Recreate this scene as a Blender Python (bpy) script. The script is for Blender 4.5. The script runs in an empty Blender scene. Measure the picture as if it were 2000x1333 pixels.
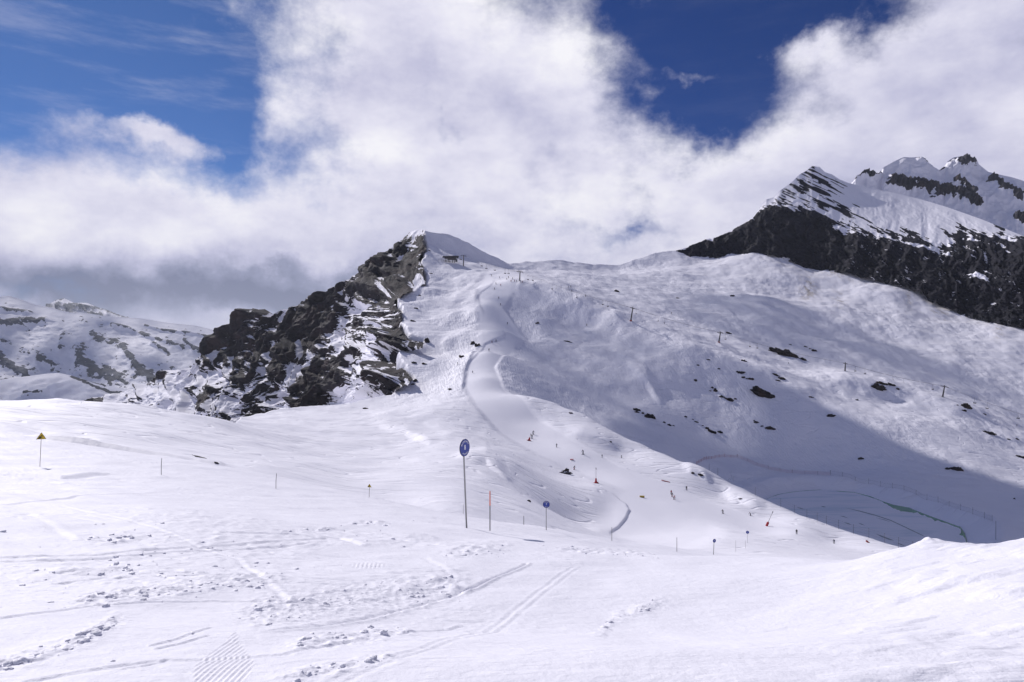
import bpy, bmesh, math, random
import numpy as np
from mathutils import Vector, Matrix, Euler

DEBUG = False
random.seed(7)
rng = np.random.default_rng(11)
F = 2000.0 * 24.0 / 36.0          # focal length in photo pixels
CX, CY = 1000.0, 666.5
scene = bpy.context.scene
COL = scene.collection

# ------------------------------------------------------------------ helpers
def pt(px, py, Y):
    return Vector(((px - CX) / F * Y, Y, (CY - py) / F * Y))

def tag(o, label=None, cat=None, group=None, kind=None):
    if label: o['label'] = label
    if cat: o['category'] = cat
    if group: o['group'] = group
    if kind: o['kind'] = kind
    return o

def smooth(a, b, x):
    t = np.clip((x - a) / (b - a), 0, 1)
    return t * t * (3 - 2 * t)

_perm = np.random.default_rng(3).permutation(256).astype(np.int64)
_perm = np.concatenate([_perm, _perm])
_ang = np.random.default_rng(5).uniform(0, 2 * np.pi, 256)
_gx, _gy = np.cos(_ang), np.sin(_ang)

def perlin(x, y, seed=0):
    x = np.asarray(x, dtype=np.float64) + seed * 17.31
    y = np.asarray(y, dtype=np.float64) - seed * 9.77
    xi = np.floor(x).astype(np.int64); yi = np.floor(y).astype(np.int64)
    xf = x - xi; yf = y - yi
    u = xf * xf * xf * (xf * (xf * 6 - 15) + 10)
    v = yf * yf * yf * (yf * (yf * 6 - 15) + 10)
    def g(ix, iy, dx, dy):
        h = _perm[_perm[ix & 255] + (iy & 255)]
        return _gx[h] * dx + _gy[h] * dy
    n00 = g(xi, yi, xf, yf); n10 = g(xi + 1, yi, xf - 1, yf)
    n01 = g(xi, yi + 1, xf, yf - 1); n11 = g(xi + 1, yi + 1, xf - 1, yf - 1)
    return ((n00 * (1 - u) + n10 * u) * (1 - v) + (n01 * (1 - u) + n11 * u) * v) * 1.5

def fbm(x, y, octaves=4, seed=0, rough=0.5, lac=2.03):
    s = 0.0; a = 1.0
    for k in range(octaves):
        s = s + a * perlin(x, y, seed + k * 3)
        x = x * lac; y = y * lac; a *= rough
    return s

def ridged(x, y, octaves=4, seed=0, rough=0.5, lac=2.1):
    s = 0.0; a = 1.0
    for k in range(octaves):
        s = s + a * (1 - 2 * np.abs(perlin(x, y, seed + k * 5)))
        x = x * lac; y = y * lac; a *= rough
    return s

def tps_fit(P, f, lam=0.0):
    n = len(P)
    d2 = ((P[:, None, :] - P[None, :, :]) ** 2).sum(-1)
    K = 0.5 * d2 * np.log(d2 + 1e-12) + lam * np.eye(n)
    A = np.zeros((n + 3, n + 3))
    A[:n, :n] = K; A[:n, n] = 1; A[:n, n + 1:] = P
    A[n, :n] = 1; A[n + 1:, :n] = P.T
    b = np.concatenate([f, np.zeros(3)])
    return np.linalg.solve(A, b)

def tps_eval(P, w, Q):
    n = len(P); out = np.empty(len(Q))
    for i in range(0, len(Q), 20000):
        q = Q[i:i + 20000]
        d2 = ((q[:, None, :] - P[None, :, :]) ** 2).sum(-1)
        out[i:i + 20000] = (0.5 * d2 * np.log(d2 + 1e-12)) @ w[:n] + w[n] + q @ w[n + 1:]
    return out

def cr_matrix(n_out, n_in):
    """Catmull-Rom upsampling matrix: n_in samples to n_out samples."""
    t = np.linspace(0, n_in - 1, n_out)
    i = np.clip(np.floor(t).astype(int), 0, n_in - 2); f = t - i
    M = np.zeros((n_out, n_in)); r = np.arange(n_out)
    w = [-.5 * f + f ** 2 - .5 * f ** 3, 1 - 2.5 * f ** 2 + 1.5 * f ** 3,
         .5 * f + 2 * f ** 2 - 1.5 * f ** 3, -.5 * f ** 2 + .5 * f ** 3]
    for k in range(4):
        np.add.at(M, (r, np.clip(i + k - 1, 0, n_in - 1)), w[k])
    return M

def grid_object(name, XYZ, attrs=None, mat=None):
    R, C, _ = XYZ.shape
    me = bpy.data.meshes.new(name)
    me.vertices.add(R * C)
    me.vertices.foreach_set('co', np.ascontiguousarray(XYZ, dtype=np.float32).ravel())
    idx = np.arange(R * C, dtype=np.int32).reshape(R, C)
    q = np.stack([idx[:-1, :-1], idx[:-1, 1:], idx[1:, 1:], idx[1:, :-1]], -1).reshape(-1, 4)
    n = len(q)
    me.loops.add(n * 4); me.loops.foreach_set('vertex_index', q.ravel())
    me.polygons.add(n)
    me.polygons.foreach_set('loop_start', np.arange(0, n * 4, 4, dtype=np.int32))
    me.polygons.foreach_set('use_smooth', np.ones(n, dtype=bool))
    me.update(calc_edges=True)
    for k, a in (attrs or {}).items():
        at = me.attributes.new(k, 'FLOAT', 'POINT')
        at.data.foreach_set('value', np.ascontiguousarray(a, dtype=np.float32).ravel())
    o = bpy.data.objects.new(name, me); COL.objects.link(o)
    if mat: me.materials.append(mat)
    return o

def grid_normals(XYZ):
    du = np.gradient(XYZ, axis=1); dv = np.gradient(XYZ, axis=0)
    n = np.cross(du, dv)
    n /= np.linalg.norm(n, axis=-1, keepdims=True) + 1e-12
    n *= np.sign(n[..., 2:3] + 1e-9)
    return n

# ------------------------------------------------------------------ node helper
class NT:
    def __init__(self, tree):
        self.t = tree; self.n = tree.nodes; self.l = tree.links
    def add(self, typ, **kw):
        nd = self.n.new(typ)
        for k, v in kw.items(): setattr(nd, k, v)
        return nd
    def link(self, a, b): self.l.new(a, b)
    def _in(self, sock, v):
        if isinstance(v, bpy.types.NodeSocket): self.l.new(v, sock)
        elif v is not None: sock.default_value = v
    def math(self, op, a, b=None, c=None, clamp=False):
        nd = self.n.new('ShaderNodeMath'); nd.operation = op; nd.use_clamp = clamp
        for i, v in enumerate((a, b, c)):
            if v is not None: self._in(nd.inputs[i], v)
        return nd.outputs[0]
    def vmath(self, op, a, b=None, scale=None):
        nd = self.n.new('ShaderNodeVectorMath'); nd.operation = op
        self._in(nd.inputs[0], a)
        if b is not None: self._in(nd.inputs[1], b)
        if scale is not None: self._in(nd.inputs[3], scale)
        return nd.outputs[1] if op in ('LENGTH', 'DOT_PRODUCT', 'DISTANCE') else nd.outputs[0]
    def noise(self, vec, scale, detail=3, rough=.5, out=0, dist=0.0):
        nd = self.n.new('ShaderNodeTexNoise')
        self._in(nd.inputs['Vector'], vec)
        nd.inputs['Scale'].default_value = scale; nd.inputs['Detail'].default_value = detail
        nd.inputs['Roughness'].default_value = rough; nd.inputs['Distortion'].default_value = dist
        return nd.outputs[out]
    def smooth(self, v, a, b):
        nd = self.n.new('ShaderNodeMapRange'); nd.interpolation_type = 'SMOOTHSTEP'
        self._in(nd.inputs[0], v); nd.inputs[1].default_value = a; nd.inputs[2].default_value = b
        return nd.outputs[0]
    def mix(self, fac, a, b):
        nd = self.n.new('ShaderNodeMix'); nd.data_type = 'RGBA'
        self._in(nd.inputs[0], fac); self._in(nd.inputs[6], a); self._in(nd.inputs[7], b)
        return nd.outputs[2]
    def attr(self, name):
        nd = self.n.new('ShaderNodeAttribute'); nd.attribute_name = name
        return nd.outputs['Fac']
    def mapping(self, vec, loc=(0, 0, 0), rot=(0, 0, 0), scale=(1, 1, 1), typ='POINT'):
        nd = self.n.new('ShaderNodeMapping'); nd.vector_type = typ
        self._in(nd.inputs[0], vec)
        nd.inputs[1].default_value = loc; nd.inputs[2].default_value = rot; nd.inputs[3].default_value = scale
        return nd.outputs[0]
    def bump(self, height, strength=1, dist=1, normal=None):
        nd = self.n.new('ShaderNodeBump')
        self._in(nd.inputs['Height'], height)
        nd.inputs['Strength'].default_value = strength; nd.inputs['Distance'].default_value = dist
        if normal is not None: self._in(nd.inputs['Normal'], normal)
        return nd.outputs[0]

def new_mat(name):
    m = bpy.data.materials.new(name); m.use_nodes = True
    nt = NT(m.node_tree); b = m.node_tree.nodes['Principled BSDF']
    return m, nt, b

def plain(name, col, rough=.6, metal=0.0, var=.12, scale=6.0):
    m, nt, b = new_mat(name)
    co = nt.add('ShaderNodeTexCoord').outputs['Object']
    n = nt.noise(co, scale, 4, .6)
    c2 = tuple(max(0, min(1, c * (1 - var))) for c in col) + (1,)
    c3 = tuple(max(0, min(1, c * (1 + var))) for c in col) + (1,)
    nt.link(nt.mix(n, c2, c3), b.inputs['Base Color'])
    b.inputs['Roughness'].default_value = rough; b.inputs['Metallic'].default_value = metal
    return m

# ------------------------------------------------------------------ snow and rock materials
SNOW = (.875, .868, .935, 1)

def snow_material():
    m, nt, b = new_mat('snow')
    geo = nt.add('ShaderNodeNewGeometry'); pos = geo.outputs['Position']
    groom = nt.attr('groom'); rock = nt.attr('rock'); dirt = nt.attr('dirt'); far = nt.attr('far')
    # wind-packed and skied-out relief of the open slopes, several sizes
    n1 = nt.noise(nt.mapping(pos, rot=(0, 0, .5), scale=(.34, .27, .3)), 1.0, 4, .56)
    wv = nt.add('ShaderNodeTexWave', wave_type='BANDS', bands_direction='X')
    nt.link(nt.mapping(pos, rot=(0, 0, -.6), scale=(.16, .05, .05)), wv.inputs['Vector'])
    wv.inputs['Scale'].default_value = 1.0; wv.inputs['Distortion'].default_value = 9
    wv.inputs['Detail'].default_value = 3; wv.inputs['Detail Scale'].default_value = 2.2
    h_open = nt.math('ADD', nt.math('MULTIPLY', n1, 1.1), nt.math('MULTIPLY', wv.outputs['Fac'], .15))
    off = nt.math('SUBTRACT', 1.0, groom, clamp=True)
    mog = nt.attr('mog')
    h_far = nt.math('MULTIPLY', h_open, nt.math('MULTIPLY', off, nt.math('MULTIPLY_ADD', mog, .95, .10)))
    # meandering ski tracks: thin grooves along contour lines of a stretched noise
    tracks = None
    for k, (rz, sc) in enumerate(((.35, (.012, .05, .02)), (-.5, (.014, .045, .02)), (.05, (.02, .09, .02)))):
        tn = nt.noise(nt.mapping(pos, loc=(k * 7.1, k * 3.3, 0), rot=(0, 0, rz), scale=sc), 1.0, 2, .45)
        ln = nt.smooth(nt.math('ABSOLUTE', nt.math('SUBTRACT', nt.math('FRACT', nt.math('MULTIPLY', tn, 7.0)), .5)), .0, .05)
        tracks = ln if tracks is None else nt.math('ADD', tracks, ln)
    h_far = nt.math('ADD', h_far, nt.math('MULTIPLY', nt.math('MULTIPLY', tracks, .30), nt.math('MULTIPLY', nt.math('MULTIPLY', off, far), nt.math('SUBTRACT', 1.12, mog, clamp=True))))
    # combed piste: faint lines down the fall line
    # grain of the near snow
    n2 = nt.noise(pos, 9.0, 4, .62)
    n3 = nt.noise(nt.mapping(pos, rot=(0, 0, .35), scale=(1.1, 3.2, 2)), 1.0, 5, .6, dist=.4)
    near = nt.math('SUBTRACT', 1.0, far, clamp=True)
    h_near = nt.math('MULTIPLY', nt.math('ADD', nt.math('MULTIPLY', n2, .02), nt.math('MULTIPLY', n3, .05)), near)
    hh = nt.math('ADD', nt.math('MULTIPLY', h_far, .9), h_near)
    n4 = nt.noise(pos, 70.0, 2, .6)
    hh = nt.math('ADD', hh, nt.math('MULTIPLY', n4, .0022))
    bmp = nt.bump(hh, .8, 1.0)
    nt.link(bmp, b.inputs['Normal'])
    vary = nt.noise(nt.mapping(pos, scale=(.05, .05, .05)), 1.0, 4, .6)
    col = nt.mix(vary, (.855, .85, .925, 1), SNOW)
    dn = nt.noise(nt.mapping(pos, rot=(.5, 0, 0), scale=(.16, .06, .06)), 1.0, 6, .7)
    dfac = nt.math('MULTIPLY', dirt, nt.smooth(dn, .42, .66), clamp=True)
    col = nt.mix(dfac, col, (.36, .31, .24, 1))
    rn = nt.noise(pos, .35, 6, .65)
    rcol = nt.mix(rn, (.02, .018, .02, 1), (.13, .115, .11, 1))
    rcol = nt.mix(.45, rcol, (.02, .018, .022, 1))
    rf = nt.smooth(nt.math('ADD', rock, nt.math('MULTIPLY', nt.math('SUBTRACT', rn, .5), .8)), .4, .55)
    nt.link(nt.mix(rf, col, rcol), b.inputs['Base Color'])
    b.inputs['Roughness'].default_value = .62
    b.inputs['Specular IOR Level'].default_value = .25
    return m

def rock_material(name, snow_col=SNOW, dark=(.012, .011, .016, 1), light=(.085, .078, .082, 1), scale=.12, edge=.07, fine=.28,
                  bumpd=2.5, rot=(0, 0, 0), stretch=(1, 1, 1), warm=(.75, .6, .5)):
    m, nt, b = new_mat(name)
    pos = nt.add('ShaderNodeNewGeometry').outputs['Position']
    sp = nt.mapping(pos, rot=rot, scale=tuple(scale * s for s in stretch))
    n = nt.noise(sp, 1.0, 8, .68, dist=.3)
    n2 = nt.noise(nt.mapping(pos, scale=(scale * 3.1,) * 3), 1.0, 6, .7)
    sf = nt.math('ADD', nt.attr('snow'), nt.math('MULTIPLY', nt.math('SUBTRACT', nt.math('MULTIPLY_ADD', n2, .5, nt.math('MULTIPLY', n, .5)), .5), fine * 2))
    fac = nt.smooth(sf, .5 - edge, .5 + edge)
    rc = nt.mix(nt.smooth(n, .3, .75), dark, light)
    brown = nt.mix(nt.smooth(nt.noise(pos, scale * .35, 3, .5), .45, .7), rc, tuple(a * f for a, f in zip(light[:3], warm)) + (1,))
    nt.link(nt.mix(fac, brown, snow_col), b.inputs['Base Color'])
    b.inputs['Roughness'].default_value = .8
    b.inputs['Specular IOR Level'].default_value = .2
    h = nt.math('MULTIPLY', nt.math('ADD', n, nt.math('MULTIPLY', n2, .4)), nt.math('MULTIPLY_ADD', fac, -.8, 1.0))
    nt.link(nt.bump(h, .9, bumpd), b.inputs['Normal'])
    return m

M_SNOW = snow_material()
# ------------------------------------------------------------------ the snow slopes: one ground sheet
def lerp_poly(x, pts, i=0, j=1):
    a = sorted(pts, key=lambda p: p[i])
    return np.interp(x, [p[i] for p in a], [p[j] for p in a])

# spacing of the rows in distance: density of rows per unit of log distance
_lg = np.linspace(math.log(1.2), math.log(1500), 4000)
_den = np.interp(np.exp(_lg), [1.2, 2.8, 3.2, 8, 14, 25, 90, 160, 300, 380, 900, 1150, 1500], [3, 4, 11, 10, 7, 5, 5, 7, 10, 17, 17, 12, 6])
_k = np.exp(-np.linspace(-3, 3, 401) ** 2); _k /= _k.sum()
_den = np.convolve(np.pad(_den, 200, mode='edge'), _k, mode='valid')
_cum = np.concatenate([[0], np.cumsum((_den[1:] + _den[:-1]) * .5 * np.diff(_lg))])
def v_of(Y): return np.interp(np.log(Y), _lg, _cum)
def Y_of(v): return np.exp(np.interp(v, _cum, _lg))
VMAX = _cum[-1]

CP = []          # control points (px, py, Y)
def S(Y, *ps):   # slope points: (px, fall per metre)
    for px, s in ps: CP.append((px, CY + F * (1.7 + s * Y) / Y, Y))
for Y in (1.25, 2.2):
    S(Y, *[(p, .03) for p in (-900, -500, 0, 500, 1000, 1500, 2000, 2500, 2900)])
S(3.6, *[(p, .05) for p in (-900, -400, 100, 600, 1100, 1600, 2100, 2500, 2900)])
S(8, (-900, .10), (-400, .12), (0, .145), (300, .155), (600, .17), (900, .185), (1200, .19), (1500, .185), (1750, .15), (2000, .105), (2300, .09), (2900, .08))
S(18, (-900, .11), (-400, .125), (0, .15), (300, .16), (600, .18), (880, .195))
S(40, (-900, .12), (-400, .14), (0, .153), (250, .165), (500, .185), (700, .2))
CP += [
 # near brow on the right
 (1290,1084,17),(1400,1089,15),(1500,1091.5,14),(1600,1094,13.5),(1700,1093,13),(1765,1078,12),(1800,1057,11.4),(1830,1051,11.2),(1900,1058,11),(2000,1045,10),(2300,1030,9.5),(2900,1000,9),
 (1500,1112,24),(1700,1122,24),(1830,1110,22),(2000,1120,22),(2300,1120,22),
 (1500,1112,45),(1700,1128,45),(1830,1150,45),(2000,1150,45),(2300,1150,45),(2900,1130,45),
 # sign 8, red pole
 (913,1032,25),(957,1037,31),(1067,1052,24),(1200,1079,20),(1067,1043,42),(1200,1070,42),(1322,1087,40),(1000,1046,28),
 # shoulder of the near slope
 (-900,800,110),(-400,800,100),(0,822,95),(80,849,92),(200,871,90),(320,888,89),(430,905,88),(500,926,87),(575,942,86),(650,962,84),(721,974,82),(810,990,66),(875,1005,50),(912,1012,45),(957,1016,52),(1000,1022,58),(1067,1034,65),(1130,1047,72),(1195,1059,80),(1260,1069,87),(1322,1076,95),(1396,1086,108),
 (1557,1092,115),(1700,1108,110),(1830,1135,110),(2000,1150,110),(2300,1140,110),(2900,1120,110),
 # gully behind the shoulder
 (-400,812,120),(0,836,113),(100,862,110),(200,879,107),(320,900,106),(430,914,105),(575,952,104),(721,982,100),(810,1003,92),(875,1017,78),(957,1032,82),(1000,1038,88),(1067,1052,92),(1150,1066,98),(1250,1082,108),
 # left lobe
 (-900,780,205),(-400,788,205),(0,784.5,205),(120,784,208),(250,790,215),(350,803,222),(430,818,230),(455,825,236),
 (-400,800,150),(0,812,150),(100,832,135),(200,846,132),(320,868,130),(430,890,130),(200,812,172),(320,832,172),(430,852,180),(500,905,128),(500,868,180),(520,835,255),
 (575,912,140),(575,878,195),(575,838,270),(575,800,352),(500,818,300),(650,793,375),
 (721,948,130),(721,908,190),(721,850,275),(721,810,340),(721,784,392),
 # bank and edge left of the hollow
 (810,960,120),(875,980,104),(900,946,132),(950,968,128),(1010,986,130),(1000,1005,112),(1090,1015,138),(1090,1035,118),(1180,1046,150),(1180,1062,118),
 (810,920,170),(875,905,190),(810,860,260),(875,850,262),(875,800,330),(875,765,395),(960,935,172),(1000,905,215),(960,870,270),(1010,862,300),(940,800,345),
 (1150,1036,172),(1080,1000,165),(1100,1015,180),(1150,1005,196),(1150,955,226),(1121,918,265),(1140,886,290),(1040,858,312),(1080,930,240),(1060,820,345),
 (1230,1045,181),(1260,1010,203),(1230,940,254),(1300,1088,120),(1300,1062,155),(1330,1030,194),(1315,970,240),(1280,930,274),(1220,890,308),
 (1412,1065,150),(1412,1030,196),(1412,1003,228),(1412,965,268),(1500,1040,205),(1500,1008,238),(1557,1078,150),(1557,1045,196),(1557,1021,222),(1630,1062,205),(1700,1088,160),(1700,1070,195),(1480,1075,140),
 # ridge between the piste and the bowl
 (1000,772,382),(1042,777,376),(1085,788,368),(1142,811,355),(1199,840,340),(1256,868,325),(1300,888,312),(1350,910,300),(1400,928,289),(1450,954,276),(1500,978,262),(1540,996,252),(1600,1020,238),(1660,1041,225),(1700,1053,216),(1740,1066,211),(1780,1077,206),(1900,1112,200),(2000,1130,200),(2300,1130,200),(2900,1100,200),
 # trough behind it
 (1042,787,392),(1085,806,388),(1142,836,378),(1199,868,364),(1256,900,350),(1300,925,338),(1350,950,328),(1400,972,315),(1450,1000,302),(1500,1025,292),(1560,1050,280),(1620,1070,266),(1700,1093,250),(1780,1118,240),(1880,1120,240),(2000,1120,240),
 # bowl floor and lake surroundings
 (1142,806,405),(1199,836,388),(1256,864,380),(1300,876,378),(1350,896,380),(1400,895,398),(1450,891,404),(1500,905,398),(1450,925,375),(1500,940,372),(1560,921,394),
 (1600,927,380),(1680,940.5,361),(1740,955,343),(1800,973,325),(1850,993,305),(1895,1012,288),(1910,1050,268),(1600,917,396),(1680,918,390),(1740,928,376),(1800,945,358),(1860,965,338),(1930,1000,305),(2000,1040,275),(2300,1060,260),(2900,1040,260),
 (1660,985,330),(1780,1020,295),(1840,1060,265),
 # bowl face
 (1100,735,455),(1200,780,440),(1200,730,472),(1300,800,435),(1300,745,468),(1400,820,438),(1400,760,470),(1500,830,434),(1500,775,466),(1620,860,422),
 (1100,668,515),(1160,671,525),(1040,672,500),(1000,700,470),(1250,668,522),
 # lit edge above the bowl
 (1130,580,592),(1165,600,575),(1200,617,560),(1267,644,540),(1300,653,532),(1357,669,522),(1402,684,514),(1447,699,506),(1492,716,496),(1526,741,484),(1560,757,474),(1600,779,464),(1640,800,452),(1680,820,440),(1720,839,428),(1790,873,412),(1854,900,398),(1921,923,388),(2000,947,378),(2300,1010,350),
 (1160,630,562),(1100,625,568),(1060,618,562),
 # bench and lift line
 (1232,628,600),(1300,641,585),(1404,668,585),(1404,677,550),(1480,693,575),(1480,706,535),(1550,733,520),(1550,717.5,556),(1600,722,550),(1651,727,540),(1702,740,524),(1752,756,516),(1800,771,508),(1837,778,502),(1888,789,494),(1918,806,488),(1972,833,476),(2000,843,470),(2300,930,430),
 (1620,760,500),(1702,768,506),(1752,785,500),(1837,803,484),(1918,838,462),(2000,873,452),(1702,800,470),(1837,845,440),(1930,880,425),
 (1600,716,590),(1651,722,572),(1702,738,556),(1752,752,548),(1837,774,538),(1918,800,522),(2000,838,505),(2300,920,460),
 # the long slope under the wall
 (1480,676,620),(1600,690,635),(1700,712,612),(1840,762,570),(2000,815,545),(2300,890,500),(1404,640,650),
 (1404,588,780),(1500,592,775),(1600,612,760),(1700,632,740),(1840,672,690),(2000,725,640),(2300,790,560),
 (1300,604,700),(1300,567,810),(1300,528,940),(1404,535,930),(1500,530,920),(1600,560,880),(1700,575,840),(1840,625,770),(2000,675,695),
 (1345,494,1045),(1400,498,1035),(1436,492,1028),(1480,488,1010),(1520,491,995),(1552,502,980),(1604,522,960),(1652,525,930),(1680,531,915),(1720,543,895),(1760,551,870),(1800,563,850),(1856,594,820),(1920,617,790),(2000,634,750),(2300,700,640),(2900,800,500),
 # the col
 (828,450,832),(855,457,842),(880,464,850),(905,474,862),(930,486,878),(965,502,900),(1000,513,920),(1030,514,935),(1060,511.5,948),(1090,511,962),(1130,514,980),(1170,517,992),(1210,517,1003),(1245,509,1018),(1280,500,1030),(1310,495,1038),
 (855,472,832),(905,491,845),(965,515,880),(1000,523,900),(1060,521,928),(1130,523,958),(1210,527,980),(1280,515,1005),
 (860,487,805),(905,503,815),(965,522,840),(1060,530,860),(1130,536,850),(1210,545,840),(1210,570,750),(1210,600,665),(1130,558,710),(1130,571,635),
 # knoll, piste top, station
 (880,511,752),(905,520,742),(940,522,765),(860,520,735),(960,534,722),(1000,534,700),(1060,540,700),(1000,548,642),(1030,548,640),(1060,552,625),(1095,563,612),(1000,580,600),(1050,590,595),(1000,612,565),
 (840,470,815),(838,497,755),(838,530,705),(838,560,650),(838,600,592),(838,640,540),(838,690,478),(838,735,430),(800,600,580),(800,640,525),(790,690,460),(780,765,412),(800,745,425),
 (880,560,668),(900,600,600),(890,640,538),(880,700,462),(900,730,425),
 (950,740,402),(955,690,455),(985,645,510),(960,600,572),(975,560,636),(985,545,665),(1000,660,520),
]
CP = np.array(CP, dtype=float)
def q_of(py, Y): return py - CY - F * 1.7 / Y
_P = np.stack([CP[:, 0] / 100.0, v_of(CP[:, 2]) * 1.0], -1)
_w = tps_fit(_P, q_of(CP[:, 1], CP[:, 2]), lam=0.0015)
if DEBUG:
    _r = tps_eval(_P, _w, _P) - q_of(CP[:, 1], CP[:, 2])
    print('TPS residual rms', _r.std(), 'max', np.abs(_r).max(), [tuple(CP[i]) for i in np.argsort(-np.abs(_r))[:12]], np.sort(-np.abs(_r))[:12])

NC, NR = 1240, 1950
PX0, PX1 = -700.0, 2700.0
nc0, nr0 = 230, 420
def px_map(t): return np.interp(t, [0, .07, .93, 1], [-2600, -260, 2260, 4600])
PXC = px_map(np.linspace(0, 1, NC))
gpx = np.clip(px_map(np.linspace(0, 1, nc0)), -900, 2900) / 100.0; gv = np.linspace(0, VMAX, nr0)
gq = tps_eval(_P, _w, np.stack(np.meshgrid(gpx, gv), -1).reshape(-1, 2)).reshape(nr0, nc0)
Mr, Mc = cr_matrix(NR, nr0), cr_matrix(NC, nc0)
q = Mr @ gq @ Mc.T
px = PXC[None, :].repeat(NR, 0)
Yrow = Y_of(np.linspace(0, VMAX, NR))
Yg = Yrow[:, None].repeat(NC, 1)
Z = -(q * Yg / F) - 1.7
X = (px - CX) / F * Yg

# lake basin
LAKE_Z = -80.0
LAKE = [(1488,338),(1500,347.5),(1520,356.5),(1545,362),(1575,365.6),(1600,367.6),(1636,364.5),(1668,361.5),(1700,352),(1724,341),(1744,334),(1776,328),(1800,318),(1828,308.5),(1855,300),(1876,294),(1884,284),(1888,272),(1880,262),(1800,256),(1700,264),(1620,283),(1560,306),(1510,330)]
LAKE_XY = np.array([((p - CX) / F * y, y) for p, y in LAKE])
def poly_sdf(x, y, poly):
    d = np.full(np.shape(x), 1e9); inside = np.zeros(np.shape(x), bool)
    n = len(poly)
    for i in range(n):
        ax, ay = poly[i]; bx, by = poly[(i + 1) % n]
        ex, ey = bx - ax, by - ay
        t = np.clip(((x - ax) * ex + (y - ay) * ey) / (ex * ex + ey * ey), 0, 1)
        d = np.minimum(d, np.hypot(x - ax - t * ex, y - ay - t * ey))
        c = (ay > y) != (by > y)
        with np.errstate(divide='ignore', invalid='ignore'):
            inside ^= c & (x < (bx - ax) * (y - ay) / (by - ay + 1e-12) + ax)
    return np.where(inside, -d, d)
rs = slice(int(np.searchsorted(Yrow, 225)), int(np.searchsorted(Yrow, 420)))
sd = poly_sdf(X[rs], Yg[rs], LAKE_XY)
nat = np.maximum(Z[rs], LAKE_Z + .6)
bank = LAKE_Z - .3 + 5.6 * smooth(0, 13, sd)
w = smooth(9, 24, sd)
Zl = np.where(sd < 0, LAKE_Z - 2.0, bank * (1 - w) + nat * w)
infl = smooth(60, 30, sd)
Z[rs] = Zl * infl + Z[rs] * (1 - infl)

# broad undulation of the open slopes
far = smooth(60, 160, Yg)
PYg = CY - Z / Yg * F

# ---- groomed piste corridor, in plan (px, Y)
PISTE = [(990,690,48),(975,640,44),(958,575,26),(985,520,50),(968,480,34),(940,430,28),(945,395,38),(985,350,60),(1050,310,80),(1130,280,90),(1250,255,110),(1380,225,140),(1480,200,150),(1600,190,120)]
_pY = np.array([p[1] for p in PISTE][::-1]); _pp = np.array([p[0] for p in PISTE][::-1]); _pw = np.array([p[2] for p in PISTE][::-1])
pc = np.interp(Yg, _pY, _pp); pw = np.interp(Yg, _pY, _pw)
groom = smooth(1.15, .85, np.abs(px - pc) / pw) * smooth(180, 205, Yg) * smooth(720, 690, Yg)
groom = np.maximum(groom, smooth(1.3, .8, np.hypot((px - 1290) / 110, (Yg - 200) / 60)))
onlake = np.zeros_like(Z); onlake[rs] = smooth(8, 0, sd)
calm = np.maximum(groom, onlake)
und = fbm(X / 70, Yg / 70, 4, 2, .5) * 1.5 + fbm(X / 19 + .3 * fbm(X / 40, Yg / 40, 2, 9), Yg / 25, 3, 21, .5) * .42
bumpy = smooth(-.15, .35, fbm(X / 90, Yg / 90, 2, 31)) * smooth(330, 420, Yg)
mogz = fbm(X / 6.5, Yg / 9, 3, 41, .55) * .34 * (.25 + .75 * bumpy)
ridge_calm = smooth(960, 1060, px) * smooth(350, 320, Yg)
und = und * (1 + .9 * smooth(410, 520, Yg)) + smooth(420, 560, Yg) * (1.6 * fbm(X / 130 - Yg / 300, Yg / 60, 3, 25, .5) - 1.2 * np.abs(perlin(X / 55, Yg / 85, 27)))
Z = Z + far * (und * (1 - .75 * np.maximum(calm, ridge_calm)) + mogz * (1 - calm) * smooth(240, 400, Yg))

# ---- banks and ledges: a ramp up to a line, then a drop (h metres), lines traced in the picture and laid on the ground
def ramp(s, up, down):
    """s<0 raised side; ramp up over `up`, falls within `down`."""
    return smooth(-up, 0, s) * (1 - smooth(0, down, s)) 
def bank_v(line, h, up, down, Y0, Y1, side=1, fade=12):
    r = slice(int(np.searchsorted(Yrow, Y0)), int(np.searchsorted(Yrow, Y1)))
    ln = np.array(line, float); o = np.argsort(ln[:, 1]); ln = ln[o]
    py = PYg[r]
    xl = np.interp(py, ln[:, 1], ln[:, 0])
    xl = xl + 1.5 * perlin(py / 9, py * 0 + .5, 3)
    f = smooth(ln[0, 1] - fade, ln[0, 1] + fade, py) * (1 - smooth(ln[-1, 1] - fade, ln[-1, 1] + fade, py))
    Z[r] += h * f * ramp(side * (px[r] - xl), up, down)
def bank_h(line, h, up, down, Y0, Y1, fade=25, side=1):
    r = slice(int(np.searchsorted(Yrow, Y0)), int(np.searchsorted(Yrow, Y1)))
    ln = np.array(line, float)
    p = px[r]
    yl = np.interp(p, ln[:, 0], ln[:, 1]) + 1.2 * perlin(p / 17, p * 0 + .5, 4) * (Y0 > 90)
    f = smooth(ln[0, 0] - fade, ln[0, 0] + fade, p) * (1 - smooth(ln[-1, 0] - fade, ln[-1, 0] + fade, p))
    Z[r] += h * f * ramp(side * (PYg[r] - yl), up, down)
bank_v([(964,550),(957,560),(939,572),(933,581),(935,592),(944,612)], .75, 50, 2.5, 520, 700)
bank_v([(984,648),(983,656),(962,664),(946,672),(942,684),(926,698),(910,716),(906,730),(905,748),(900,768)], .65, 50, 2.5, 380, 520)
bank_v([(1160,948),(1195,965),(1222,985),(1228,996),(1222,1012),(1206,1030),(1190,1042)], .5, 75, 2, 165, 240, fade=8)
_r = slice(int(np.searchsorted(Yrow, 160)), int(np.searchsorted(Yrow, 245)))
Z[_r] -= 1.3 * np.exp(-(((px[_r] - 1140) / 60) ** 2 + ((PYg[_r] - 1008) / 26) ** 2))
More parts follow.
